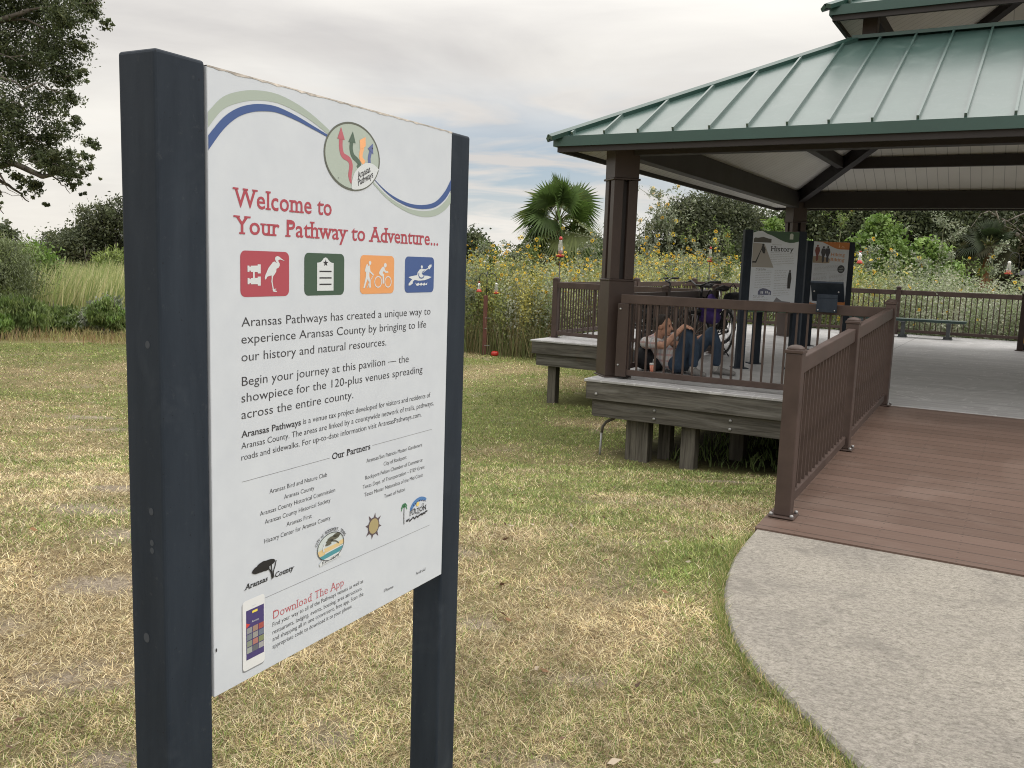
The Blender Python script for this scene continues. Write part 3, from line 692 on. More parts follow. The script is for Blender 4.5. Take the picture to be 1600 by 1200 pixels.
# ------------------------------------------------------------------ lettering
def text2d(s, offset=0.0, shear=0.0, slab=False, align='LEFT', space=1.0, word=1.0, res=3):
    cu = bpy.data.curves.new('lettering', 'FONT'); cu.body = s; cu.size = 1.0; cu.offset = offset; cu.shear = shear
    cu.resolution_u = res; cu.fill_mode = 'FRONT'; cu.space_character = space; cu.space_word = word
    o = bpy.data.objects.new('lettering', cu); C.objects.link(o)
    bpy.context.view_layer.update()
    me = bpy.data.meshes.new_from_object(o.evaluated_get(bpy.context.evaluated_depsgraph_get()))
    V = [(v.co.x, v.co.y) for v in me.vertices]; F = [tuple(p.vertices) for p in me.polygons]
    n0 = len(V)
    if slab:
        cnt = {}
        for f in F:
            for i in range(len(f)):
                e = tuple(sorted((f[i], f[(i + 1) % len(f)]))); cnt[e] = cnt.get(e, 0) + 1
        ser = .075; th = .058 + offset
        tops = [y for (x, y) in V]
        for (a, b), n in cnt.items():
            if n != 1: continue
            (x0, y0), (x1, y1) = V[a], V[b]
            if abs(y0 - y1) > .004: continue
            if x0 > x1: x0, x1 = x1, x0
            L_ = x1 - x0
            if not (.05 < L_ < .22): continue
            if abs(y0) < .03: q = (y0, y0 + th)
            elif y0 > .44: q = (y0 - th, y0)
            elif y0 < -.12: continue
            else: continue
            k = len(V); V += [(x0 - ser, q[0]), (x1 + ser, q[0]), (x1 + ser, q[1]), (x0 - ser, q[1])]; F.append((k, k + 1, k + 2, k + 3))
    bpy.data.meshes.remove(me); bpy.data.objects.remove(o); bpy.data.curves.remove(cu)
    return V, F, n0
class Flat:
    """flat print on a panel: s to the right, t downwards, in metres from the top left corner"""
    def __init__(f, depth): f.d = depth; f.mb = MB()
    def P(f, s, t, e=0.0): return (s, -(f.d + e), -t)
    def poly(f, pts, e=0.0):
        k = [f.P(s, t, e) for s, t in pts]
        A = sum(pts[i][0] * pts[(i + 1) % len(pts)][1] - pts[(i + 1) % len(pts)][0] * pts[i][1] for i in range(len(pts)))
        if A > 0: k = k[::-1]
        f.mb.add(k, [tuple(range(len(k)))]); return f
    def rect(f, a, b, c, d, e=0.0): return f.poly([(a, b), (c, b), (c, d), (a, d)], e)
    def rrect(f, a, b, c, d, r, e=0.0):
        p = []
        for cx, cy, a0 in ((c - r, b + r, -90), (c - r, d - r, 0), (a + r, d - r, 90), (a + r, b + r, 180)):
            for i in range(6):
                q = math.radians(a0 + i * 18); p.append((cx + r * math.cos(q), cy + r * math.sin(q)))
        return f.poly(p, e)
    def ell(f, s, t, a, b, e=0.0, n=40, rot=0.0):
        return f.poly([(s + a * math.cos(q) * math.cos(rot) - b * math.sin(q) * math.sin(rot), t + a * math.cos(q) * math.sin(rot) + b * math.sin(q) * math.cos(rot)) for q in [2 * math.pi * i / n for i in range(n)]], e)
    def ring(f, s, t, a, b, w, e=0.0, n=40):
        for i in range(n):
            q, r = 2 * math.pi * i / n, 2 * math.pi * (i + 1) / n
            f.poly([(s + a * math.cos(q), t + b * math.sin(q)), (s + a * math.cos(r), t + b * math.sin(r)), (s + (a - w) * math.cos(r), t + (b - w) * math.sin(r)), (s + (a - w) * math.cos(q), t + (b - w) * math.sin(q))], e)
        return f
    def band(f, top, bot, e=0.0):
        for i in range(len(top) - 1): f.poly([top[i], top[i + 1], bot[i + 1], bot[i]], e)
        return f
    def stroke(f, pts, w, e=0.0):
        n = len(pts); ws = w if isinstance(w, (list, tuple)) else [w] * n; L_, R_ = [], []
        for i in range(n):
            a, b = pts[max(0, i - 1)], pts[min(n - 1, i + 1)]; dx, dy = b[0] - a[0], b[1] - a[1]; l = math.hypot(dx, dy) or 1
            L_.append((pts[i][0] - dy / l * ws[i] / 2, pts[i][1] + dx / l * ws[i] / 2)); R_.append((pts[i][0] + dy / l * ws[i] / 2, pts[i][1] - dx / l * ws[i] / 2))
        return f.band(L_, R_, e)
    def text(f, s, x0, base, x1=None, size=None, e=0.0, rot=0.0, sy=1.0, align='L', **k):
        V, F, n0 = text2d(s, **k)
        if not V: return f
        mx = max(v[0] for v in V); mn = min(v[0] for v in V)
        sc = (x1 - x0) / (mx - mn) if x1 is not None and size is None else size
        sx = (x1 - x0) / (mx - mn) if x1 is not None else sc
        scy = size if size is not None else sc
        ox = mn if x1 is not None else (0 if align == 'L' else (mx + mn) / 2 if align == 'C' else mx)
        cr_, sr_ = math.cos(rot), math.sin(rot); k_ = []
        for q_, (x, y) in enumerate(V):
            X, Y = (x - ox) * sx, -y * scy; k_.append(f.P(x0 + X * cr_ - Y * sr_, base + X * sr_ + Y * cr_, e + (.00035 if q_ >= n0 else 0)))
        f.mb.add(k_, F); return f
    def build(f, name, mat, parent): return f.mb.build(name, mat, parent)
def spline(p, n=6):
    out = []
    for i in range(len(p) - 1):
        a, b, c, d = p[max(0, i - 1)], p[i], p[i + 1], p[min(len(p) - 1, i + 2)]
        for j in range(n):
            t = j / n; out.append(tuple(.5 * (2 * b[k] + (c[k] - a[k]) * t + (2 * a[k] - 5 * b[k] + 4 * c[k] - d[k]) * t * t + (3 * b[k] - a[k] - 3 * c[k] + d[k]) * t ** 3) for k in (0, 1)))
    out.append(tuple(p[-1])); return out

# ------------------------------------------------------------------ the welcome sign
def welcome_sign():
    SW, SH, ZT = 0.8456, 1.22, 1.835
    ang = math.atan2(2.428 - 1.679, -0.1875 + 0.580)
    gz = float(ground_z(-.4, 2.0))
    r = thing('welcome_sign', 'large white welcome sign on two square navy posts standing in the lawn', 'sign', (-.580, 1.679, gz), ang, None, (0, 0, gz))
    def post(a, b, top):
        m = MB(); m.box((a, -.004, gz - .3), (b, .092, top)); return m.build('post', MT['navy'], r, .007, 3)
    p1 = post(-.1125, -.0012, ZT + .008); p2 = post(SW + .0012, SW + .1, ZT + .003)
    # worn spots of dirt on the left post
    for x, z, s in ((-.1127, 1.33, .006), (-.1127, 1.02, .006), (-.1127, .96, .005), (-.1127, .945, .005), (-.1127, .77, .008)):
        y = .03 if s < .008 else .05; d = MB()
        d.add([(x - .0004, y + s * math.cos(q), z + 1.2 * s * math.sin(q)) for q in [2 * math.pi * i / 14 for i in range(14)]], [tuple(range(13, -1, -1))])
        d.build('water_spot', ink('spot', (.040, .048, .060), .8), p1)
    m = MB(); m.box((0, -.0065, ZT - SH), (SW, .006, ZT)); pn = m.build('panel', MT['panel'], r, .0012)
    m = MB(); rnd = random.Random(3); n = 60                                  # chipped top edge
    vs = []; 
    for i in range(n + 1):
        x = SW * i / n; h = .0012 + .0030 * rnd.random() * (1 if rnd.random() < .5 else .1)
        vs += [(x, -.0072, ZT - h), (x, -.0072, ZT + .0012), (x, .0065, ZT + .0012)]
    m.add(vs, [(3 * i, 3 * i + 3, 3 * i + 4, 3 * i + 1) for i in range(n)] + [(3 * i + 1, 3 * i + 4, 3 * i + 5, 3 * i + 2) for i in range(n)]); m.build('panel_edge', MT['panel_edge'], pn)
    class F2(Flat):
        def P(f, s, t, e=0.0): return (s, -.0068 - f.d - e, ZT - t)
    def fl(d=0.0002): return F2(d)
    # wave bands
    st = spline([(.0005, .0820), (.0375, .0488), (.0846, .0299), (.1339, .0202), (.1857, .0186), (.2403, .0276), (.2906, .0429), (.3435, .0655)])
    sb = spline([(.0005, .1095), (.0371, .0719), (.0844, .0505), (.1338, .0387), (.1856, .0358), (.2403, .0438), (.2906, .0572), (.3435, .0765)])
    f = fl(); f.band(st, sb); f.build('sage_wave', SAGE2, pn); f = fl()
    f.band(spline([(.5031, .1600), (.5494, .1840), (.5974, .2005), (.6574, .2125), (.7202, .2135), (.7746, .2040), (.8191, .1810), (.8454, .1560)]), spline([(.5031, .1654), (.5494, .1911), (.5974, .2095), (.6574, .2236), (.7202, .2284), (.7746, .2216), (.8191, .2043), (.8454, .1850)]))
    f.build('sage_wave', SAGE2, pn)
    f = fl(); f.band(spline([(.0005, .1235), (.0369, .0867), (.0723, .0641), (.1087, .0508), (.1465, .0441), (.1856, .0434), (.2403, .0522), (.2907, .0644), (.3390, .0765)]), spline([(.0005, .1500), (.0366, .1091), (.0721, .0813), (.1086, .0656), (.1464, .0574), (.1856, .0548), (.2403, .0615), (.2907, .0715), (.3390, .0815)]), .0003); f.build('blue_wave', BLUE, pn); f = fl()
    f.band(spline([(.505, .153), (.5490, .1748), (.5968, .1901), (.6567, .1997), (.7191, .1981), (.7731, .1853), (.8170, .1548), (.8452, .1215)]), spline([(.505, .1545), (.5491, .1786), (.5970, .1968), (.6569, .2082), (.7195, .2086), (.7736, .1990), (.8179, .1759), (.8452, .1490)]), .0003)
    f.build('blue_wave', BLUE, pn)
    # emblem
    cx, cy, R_ = .4255, .1122, .1007
    f = fl(.0008); f.ell(cx, cy, R_, R_ * .745, n=64); em = f.build('emblem', SAGE, pn)
    f = fl(.001); f.ring(cx, cy, R_, R_ * .745, .0045, n=64); f.build('emblem_ring', ink('olive_ring', (.11, .12, .10)), em)
    # the crop of the emblem photographed: 1108 x 1200 over 120 x 130 pixels, mapped by the circle's box
    def E(x, y):
        # invert the perspective of the disc roughly: the box of the disc is x 110-920, y 118-1105
        yy = y - (x - 515) * 0.178
        return cx + (x - 512) / 405 * R_ * .995, cy + (yy - 611) / 488 * R_ * .745
    def arrow(body, w, head, mat, nm):
        f = fl(.0012); f.stroke(spline([E(*p) for p in body], 5), w); f.poly([E(*p) for p in head], .0003); f.build(nm, mat, em)
    arrow([(335, 350), (335, 480), (365, 590), (450, 650), (482, 740), (468, 880), (487, 1000)], [.0125] * 24 + [.0125, .012, .011, .009, .007, .004, .001], [(285, 358), (335, 195), (388, 375)], ink('arrow_red', (.43, .12, .15)), 'red_arrow')
    arrow([(487, 400), (482, 500), (510, 600), (570, 660), (605, 720), (580, 775)], .0118, [(438, 400), (503, 250), (545, 418)], ink('arrow_green', (.085, .13, .10)), 'green_arrow')
    arrow([(652, 470), (628, 560), (632, 640), (680, 705)], .0125, [(605, 370), (690, 322), (695, 455), (668, 480), (610, 500)], ink('arrow_orange', (.80, .40, .19)), 'orange_arrow')
    arrow([(782, 500), (766, 560), (752, 630), (755, 700)], .0105, [(725, 490), (803, 415), (812, 572)], ink('arrow_blue', (.11, .14, .31)), 'blue_arrow')
    f = fl(.0014)
    pts = [E(490, 1060)] + [E(*p) for p in spline([(497, 960), (530, 850), (600, 760), (690, 706), (780, 706), (850, 745), (903, 800)], 4)]
    for q in range(18, 92, 6): pts.append((cx + R_ * .965 * math.cos(math.radians(q)), cy + R_ * .745 * .965 * math.sin(math.radians(q))))
    f.poly(pts); f.build('white_cap', WHITE, em)
    f = fl(.0018); f.text('Aransas', *E(585, 930), x1=E(795, 805)[0], size=.0210, shear=.3, offset=.012, rot=-.42); f.text('Pathways', *E(590, 1030), x1=E(843, 885)[0], size=.0210, shear=.3, offset=.012, rot=-.42); f.build('emblem_lettering', TXT, em)
    # headings
    f = fl(); f.text('Welcome to', .0600, .2475, .3530, slab=True, offset=.012, size=.0520, space=1.05); f.text('Your Pathway to Adventure...', .0610, .2985, .7890, slab=True, offset=.012, size=.0495, space=1.05); f.build('heading', RED, pn)
    # icons
    def icon(a, b, c, d, mat, nm):
        f = fl(); f.rrect(a, b, c, d, .0125); return f.build(nm, mat, pn), lambda x, y: (a + (c - a) * x, b + (d - b) * y)
    ic, Q = icon(.0781, .3305, .2165, .4213, RED, 'bird_icon')
    f = fl(.0006)
    g = lambda x, y: Q((x - 285) / 1015, (y - 160) / 960)
    for y0 in (0, 257):
        f.poly([g(425, 470 + y0), g(462, 470 + y0), g(462, 492 + y0), g(488, 492 + y0), g(488, 472 + y0), g(628, 466 + y0), g(628, 440 + y0), g(690, 440 + y0), g(690, 630 + y0), g(628, 630 + y0), g(628, 600 + y0), g(488, 600 + y0), g(488, 574 + y0), g(462, 574 + y0), g(462, 600 + y0), g(425, 598 + y0)])
    f.poly([g(533, 600), g(567, 600), g(567, 728), g(533, 728)])
    f.poly([g(*p) for p in [(1205, 358), (1100, 325), (1062, 342), (1060, 365), (1088, 410), (1092, 455), (1070, 500), (1020, 530), (1015, 590), (985, 640), (950, 690), (940, 735), (918, 735), (918, 672), (880, 680), (825, 700), (805, 745), (778, 762), (775, 715), (790, 655), (815, 600), (850, 515), (905, 440), (945, 385), (985, 372), (1035, 410), (1012, 375), (990, 320), (1000, 275), (1040, 255), (1085, 268), (1120, 300)]])
    f.poly([g(*p) for p in [(918, 735), (940, 735), (935, 800), (962, 965), (1015, 955), (1015, 970), (970, 985), (1035, 1010), (1020, 1028), (975, 1025), (930, 1005), (950, 995), (945, 972), (915, 970), (940, 960), (912, 800)]])
    f.build('bird_pictogram', WHITE, ic)
    ic, Q = icon(.2638, .3304, .3981, .4218, GREEN, 'marker_icon')
    g = lambda x, y: Q((x - 155) / 845, (y - 205) / 875)
    f = fl(.0006); f.poly([g(*p) for p in [(413, 985), (413, 402), (455, 397), (495, 378), (525, 345), (550, 305), (585, 288), (620, 300), (650, 340), (685, 378), (720, 397), (762, 402), (762, 985)]]); f.build('marker_pictogram', WHITE, ic)
    f = fl(.0009)
    for y in (580, 716, 851): f.stroke([g(460, y), g(716, y)], .0030)
    f.poly([g(590 + (58 if i % 2 == 0 else 24) * math.sin(math.pi * i / 5), 405 - (78 if i % 2 == 0 else 30) * math.cos(math.pi * i / 5)) for i in range(10)]); f.build('marker_star', DKGREY, ic)
    ic, Q = icon(.4565, .3308, .5916, .4213, ORANGE, 'trail_icon')
    g = lambda x, y: Q((x - 103) / 613, (y - 95) / 695)
    f = fl(.0006); f.ell(*g(270, 232), .0050, .0048); f.ell(*g(546, 268), .0056, .0054)
    f.poly([g(*p) for p in [(185, 365), (200, 290), (215, 255), (232, 255), (232, 300), (250, 275), (268, 280), (280, 380), (340, 435), (330, 460), (285, 420), (262, 400), (260, 470), (285, 560), (290, 675), (262, 678), (255, 580), (232, 525), (208, 590), (182, 685), (158, 682), (180, 590), (200, 480), (205, 400), (185, 385)]])
    f.stroke([g(335, 445), g(290, 530), g(230, 675)], .0018); f.stroke([g(262, 590), g(228, 675)], .003)
    f.poly([g(*p) for p in [(505, 290), (532, 310), (540, 350), (560, 375), (600, 378), (605, 405), (550, 408), (520, 375), (498, 410), (525, 440), (528, 590), (518, 608), (500, 605), (500, 480), (440, 435), (435, 400), (465, 340)]])
    f.ring(*g(420, 575), .0150, .0140, .0026); f.ring(*g(602, 575), .0143, .0140, .0026); f.build('trail_pictogram', WHITE, ic)
    ic, Q = icon(.6380, .3303, .7712, .4210, BLUE, 'paddle_icon')
    g = lambda x, y: Q((x - 905) / 525, (y - 122) / 650)
    f = fl(.0006); f.ell(*g(1200, 305), .0045, .0042); f.poly([g(*p) for p in [(965, 490), (1030, 470), (1120, 455), (1125, 405), (1165, 350), (1195, 340), (1270, 345), (1320, 318), (1310, 300), (1345, 260), (1380, 255), (1380, 290), (1345, 340), (1332, 350), (1325, 330), (1200, 430), (1235, 460), (1310, 465), (1385, 488), (1330, 520), (1250, 548), (1150, 555), (1050, 538), (1075, 543), (1045, 570), (1040, 610), (1000, 640), (970, 642), (970, 610), (1010, 555), (1030, 530)]])
    w_ = [g(1087, 588)] + [g(1087 + 27.5 * i, 618 - (26 if i % 2 == 0 else 0)) for i in range(1, 8)] + [g(1308, 588), g(1300, 640)] + [g(1300 - 27 * i, 650 - (22 if i % 2 else 0)) for i in range(1, 7)] + [g(1105, 640)]
    f.poly(w_); f.build('paddle_pictogram', WHITE, ic)
    f = fl(.0009); f.stroke([g(1150, 410), g(1145, 460), g(1165, 500), (g(1195, 510)), g(1225, 500), g(1245, 470)], .0030); f.stroke([g(1250, 370), g(1205, 405), g(1212, 425)], .0022); f.build('paddle_shade', BLUE, ic)
    # running text
    f = fl(); k = dict(offset=-.004)
    big = ['Aransas Pathways has created a unique way to', 'experience Aransas County by bringing to life', 'our history and natural resources.', 'Begin your journey at this pavilion \u2014 the', 'showpiece for the 120-plus venues spreading', 'across the entire county.']
    for s_, (x0, y0, x1) in zip(big, [(.0804, .4795, .7590), (.0800, .5133, .7397), (.0797, .5487, .5640), (.0803, .5978, .6618), (.0788, .6310, .7267), (.0784, .6645, .4358)]):
        f.text(s_, x0, y0, x1, size=.0268, **k)
        if s_.endswith('.'): f.build('paragraph', TXT, pn); f = fl()
    f = fl(); f.text('Aransas Pathways', .0780, .7022, .2540, size=.0195, offset=.014)
    f.text('is a venue tax project developed for visitors and residents of', .2610, .7012, .7670, size=.0187, **k); f.text('Aransas County. The areas are linked by a countywide network of trails, pathways,', .0777, .7254, .7838, size=.0187, **k); f.text('roads and sidewalks. For up-to-date information visit AransasPathways.com.', .0775, .7488, .7257, size=.0187, **k); f.build('project_note', TXT, pn)
    
    for q in ((.0782, .7928, .3519, .7936), (.5126, .7905, .7789, .7913), (.1416, 1.0580, .7781, 1.0588)): f = fl(); f.rect(*q); f.build('rule', GREY, pn)
    f = fl(); f.text('Our Partners', .3600, .7985, .5042, slab=True, offset=.014, size=.0215, space=1.04); f.build('partners_heading', DKGREY, pn)
    f = fl(); P_ = [('Aransas Bird and Nature Club', .1569, .8344, .3425), ('Aransas County', .2008, .8560, .2986), ('Aransas County Historical Commission', .1285, .8762, .3717), ('Aransas County Historical Society', .1427, .8970, .3551), ('Aransas First', .2086, .9187, .2903), ('History Center for Aransas County', .1412, .9386, .3555),
        ('Aransas/San Patricio Master Gardeners', .4895, .8300, .7316), ('City of Rockport', .5603, .8509, .6599), ('Rockport-Fulton Chamber of Commerce', .4860, .8717, .7352), ('Texas Dept. of Transportation \u2013 STEP Grant', .4763, .8928, .7462), ('Texas Master Naturalists of the Mid-Coast', .4825, .9135, .7387), ('Town of Fulton', .5641, .9356, .6557)]
    for i_, (s_, a, b, c) in enumerate(P_):
        f.text(s_, a, b, c, size=.0142, **k)
        if i_ in (5, 11): f.build('partners_list', TXT, pn); f = fl()
    # county tree
    f = fl(.0006); rnd = random.Random(5)
    for i in range(26):
        t = rnd.random(); a = rnd.uniform(0, 6.28); rr = math.sqrt(rnd.random())
        f.ell(.139 + .026 * rr * math.cos(a), .9880 + .0085 * rr * math.sin(a), .009, .0042, e=.00002 * i, n=12)
    f.ell(.122, .9900, .018, .0075, .0006, 20); f.ell(.150, .9840, .022, .0075, .0007, 20); f.ell(.138, .9820, .02, .006, .00075, 20)
    for p in ([(.1625, 1.0225), (.1605, 1.0080), (.1520, .9960), (.138, .990)], [(.1685, 1.0205), (.1665, 1.0080), (.172, .995), (.175, .984)], [(.1650, 1.0205), (.1625, 1.0080), (.161, .996), (.160, .984)]): f.stroke(spline(p, 4), .0028, .0008)
    f.text('Aransas', .0825, 1.0224, .1505, slab=True, offset=.02, shear=.2, size=.0160, space=1.05); f.text('County', .1728, 1.0224, .2325, slab=True, offset=.02, shear=.2, size=.0160, space=1.05)
    f.build('county_logo', ink('black', (.014, .014, .016)), pn)
    # town seal
    ox, oy, oa, ob = .3563, 1.0030, .0478, .0330
    f = fl(.0003); f.ell(ox, oy, oa, ob, n=48); sl = f.build('town_seal', ink('seal_sky', (.52, .58, .58)), pn)
    f = fl(.0006); f.poly(spline([(.3115, 1.006), (.325, 1.004), (.350, 1.003), (.378, 1.0015), (.402, .997), (.4025, 1.008), (.37, 1.013), (.345, 1.016), (.318, 1.019), (.3115, 1.006)], 3)); f.build('seal_sand', ink('sand_print', (.62, .48, .25)), sl)
    f = fl(.0009); f.poly(spline([(.318, 1.020), (.345, 1.017), (.375, 1.0125), (.400, 1.0085), (.395, 1.020), (.372, 1.0295), (.350, 1.0330), (.330, 1.0290), (.318, 1.020)], 3)); f.build('seal_water', ink('sea_print', (.07, .27, .32)), sl)
    f = fl(.0012)
    for (x, y, a, b) in ((.366, .985, .022, .0055), (.378, .981, .014, .005), (.352, .990, .013, .004), (.347, .996, .012, .003)): f.ell(x, y, a, b, n=16)
    f.stroke(spline([(.385, 1.003), (.378, .997), (.368, .993), (.355, .990)], 4), .003); f.build('seal_tree', ink('tree_print', (.10, .10, .075)), sl)
    f = fl(.0014); f.stroke(spline([(.332, 1.010), (.329, 1.002), (.334, .996), (.330, .992)], 4), .0045); f.stroke([(.335, 1.0155), (.40, 1.0105)], .0028); f.poly([(.315, 1.035), (.325, 1.029), (.385, 1.024), (.394, 1.029), (.392, 1.036), (.330, 1.0405), (.318, 1.042)]); f.build('seal_white', WHITE, sl)
    f = fl(.0016); f.ring(ox, oy, oa, ob, .0016, n=48); f.text('Est. 1870', .326, 1.0385, .386, size=.009, offset=.004, rot=-.07)
    s_ = 'CITY of ROCKPORT, TEXAS'
    for i, ch in enumerate(s_):
        if ch == ' ': continue
        q = math.radians(-158 + 136 * i / (len(s_) - 1)); f.text(ch, ox + (oa + .004) * math.cos(q), oy + (ob + .0025) * math.sin(q), size=.0105, rot=math.atan2(ob * math.cos(q), -oa * math.sin(q)), align='C', offset=.008)
    f.build('seal_lettering', DKGREY, sl)
    # sun
    sx, sy = .5213, .9965
    f = fl(.0003)
    for i in range(8):
        q = math.pi / 8 * (2 * i) + .2; r1, r2 = (.0365 * (1 if i % 2 else .92)), .020
        f.poly([(sx + r1 * math.cos(q), sy + r1 * math.sin(q)), (sx + r2 * math.cos(q + .26), sy + r2 * math.sin(q + .26)), (sx + r2 * math.cos(q - .26), sy + r2 * math.sin(q - .26))], e=.0001 * (i % 2))
    f.ell(sx, sy, .0232, .0225, .0004); sn = f.build('sun_emblem', ink('sun_violet', (.10, .075, .085)), pn)
    f = fl(.0010); f.ell(sx, sy, .0196, .019); f.build('sun_disc', ink('sun_gold', (.36, .30, .155)), sn)
    # waterfront town logo
    f = fl(.0003); f.poly(spline([(.680, .9905), (.692, .977), (.712, .9690), (.735, .9685), (.757, .9770), (.755, .9835), (.738, .9790), (.717, .9800), (.700, .9880), (.684, .9965), (.680, .9905)], 3)); fl_ = f.build('harbour_logo', ink('arch_blue', (.075, .19, .42)), pn)
    f = fl(.0006)
    for i in range(7): f.stroke([(.694 + .009 * i, .981 - .0022 * (3 - abs(i - 3.2))), (.700 + .009 * i, .9865 - .0026 * (3 - abs(i - 3.2)))], .0022)
    f.build('arch_stripe', ink('navy_print', (.025, .045, .14)), fl_)
    f = fl(.0008); f.ell(.716, .9850, .0066, .0062); f.build('harbour_sun', ink('gold_print', (.70, .55, .18)), fl_)
    f = fl(.0006)
    for q in (-160, -130, -95, -60, -25, 15, 165): f.stroke(spline([(.6530, .9790), (.6530 + .008 * math.cos(math.radians(q)), .9770 + .008 * math.sin(math.radians(q))), (.6530 + .0135 * math.cos(math.radians(q)), .9840 + .0115 * math.sin(math.radians(q)))], 4), .0035)
    f.build('harbour_palm', ink('palm_print', (.06, .20, .10)), fl_)
    f = fl(.0007); f.stroke(spline([(.6530, .980), (.6525, 1.0), (.6535, 1.0255)], 4), .0027); f.text('Town', .684, .9965, .703, size=.0085); f.text('OF', .736, .9945, .7465, size=.0085); f.text('FULTON', .678, 1.0085, .7580, size=.0185, slab=True, offset=.012); f.text('Texas', .708, 1.0125, .727, size=.0080)
    rnd = random.Random(4)
    for i in range(22):
        x = .666 + .094 * i / 21; f.ell(x, 1.0200 - .006 * (i / 21) ** 2 + rnd.uniform(-.003, .003), .0042, .0022, n=8, rot=rnd.uniform(-.8, .8), e=.00002 * i)
    f.build('harbour_lettering', DKGREY, fl_)
    # telephone and its screen
    f = fl(.0003); f.rrect(.0770, 1.0465, .1408, 1.1985, .0075); ph = f.build('phone_picture', ink('phone_shell', (.66, .68, .70), .3), pn)
    f = fl(.0001); f.rrect(.0750, 1.0495, .1395, 1.2015, .0075); f.build('phone_shadow', ink('printed_grey', (.22, .23, .25)), ph)
    f = fl(.0006); f.rect(.0868, 1.0690, .1382, 1.1765); f.build('phone_screen', ink('screen_violet', (.060, .045, .16)), ph)
    f = fl(.0010); f.rect(.104, 1.0735, .119, 1.0785); f.build('phone_banner', ink('banner_yellow', (.75, .62, .10)), ph)
    f = fl(.0010); f.poly([(.0868, 1.0955), (.098, 1.1010), (.0868, 1.1065)]); f.build('phone_flag', ink('flag_red', (.55, .05, .04)), ph)
    f = fl(.0012); f.text('Aransas', .1025, 1.0985, .1225, size=.006); f.rect(.1045, 1.0620, .1145, 1.0630); f.build('phone_lettering', WHITE, ph)
    tc = [(.25, .26, .27), (.30, .20, .16), (.33, .08, .07), (.17, .2, .22), (.28, .27, .26), (.14, .17, .23), (.22, .25, .20), (.36, .16, .14), (.20, .23, .12), (.30, .33, .30), (.12, .13, .15), (.33, .33, .34)]
    for i in range(12):
        x, y = .0885 + .0168 * (i % 3), 1.1075 + .0143 * (i // 3); f = fl(.0010); f.rect(x, y, x + .0150, y + .0125); f.build('phone_tile', ink('tile_%d' % i, tc[i]), ph)
    f = fl(); f.text('Download The App', .1670, 1.1140, .4061, slab=True, offset=-.006, size=.0270, space=1.04); f.build('download_heading', ink('light_red', (.45, .11, .13)), pn)
    f = fl()
    for s_, (a, b, c) in zip(['Find your way to all of the Pathways venues as well as', 'restaurants, lodging, events, boating, area attractions', 'and shopping all in one convenient, free app. Scan the', 'appropriate code to download it to your phone.'], [(.1649, 1.1308, .4819), (.1648, 1.1480, .4760), (.1647, 1.1640, .4834), (.1647, 1.1805, .4395)]): f.text(s_, a, b, c, size=.0142, **k)
    f.build('download_note', TXT, pn); f = fl(); f.text('iPhone', .5695, 1.1850, .6106, size=.0125, **k); f.build('caption', TXT, pn); f = fl(); f.text('Android', .7148, 1.1830, .7607, size=.0125, **k); f.build('caption', TXT, pn)
    # a few specks of dirt on the face
    
    for q in ((.4960, .0850, .0018, .0015), (.004, 1.121, .002, .004), (.3735, .1640, .0012, .001), (.766, .198, .0012, .001)): f = fl(.0022); f.ell(*q, n=10); f.build('speck', DKGREY, pn)
welcome_sign()

# ------------------------------------------------------------------ the two three-sided kiosks on the deck
class F3(Flat):
    def __init__(f, d, ZT): super().__init__(d); f.ZT = ZT
    def P(f, s, t, e=0.0): return (s, -.009 - f.d - e, f.ZT - t)
def kiosk(label, A, B, Cc, wave, ztop, zbot, draw):
    base = ((A[0] + B[0] + Cc[0]) / 3, (A[1] + B[1] + Cc[1]) / 3, DK)
    r = thing('information_kiosk', label, 'kiosk', base, 0, 'three-sided kiosks under the pavilion roof', base)
    for (p, q) in ((A, B), (B, Cc), (Cc, A)):
        an = math.atan2(q[1] - p[1], q[0] - p[0]); rm = Matrix.Rotation(an + math.pi / 3 * .5, 3, 'Z')
        m = MB(); rr = Matrix.Rotation(math.atan2(B[1] - A[1], B[0] - A[0]), 3, 'Z')
        m.cbox((p[0], p[1], (DK + ztop + .01) / 2), (.105, .095, ztop + .01 - DK), rr); ps = m.build('post', MT['navy'], r, .008, 2)
        m = MB(); m.cbox((p[0], p[1], DK + .006), (.19, .19, .012), rr); m.build('base_plate', MT['navy'], ps, .002)
    for i, (p, q) in enumerate(((A, B), (B, Cc), (Cc, A))):
        an = math.atan2(q[1] - p[1], q[0] - p[0]); L_ = math.hypot(q[0] - p[0], q[1] - p[1]) - .10
        rm = Matrix.Rotation(an, 3, 'Z'); o_ = Vector((p[0], p[1], 0)) + rm @ Vector((.05, -.042, 0))
        m = MB(); m.box((0, -.008, zbot), (L_, .006, ztop)); m.v = [o_ + rm @ w for w in m.v]; pn = m.build('panel', MT['panel'], r, .001)
        def fl(d=.0003):
            f = F3(d, ztop); ob = f.build
            def build(name, mat, parent):
                f.mb.v = [o_ + rm @ w for w in f.mb.v]; return ob(name, mat, parent)
            f.build = build; return f
        draw(i, fl, pn, L_, ztop - zbot, wave)
def lines(f, x0, x1, y0, n, dy, w=.0034, seed=1):
    rnd = random.Random(seed)
    for i in range(n):
        e = x1 if i < n - 1 else x0 + (x1 - x0) * .5; x = x0
        while x < e - .01:                                # word-long dashes
            l = min(rnd.uniform(.012, .05), e - x); f.rect(x, y0 + i * dy, x + l, y0 + i * dy + w); x += l + .008
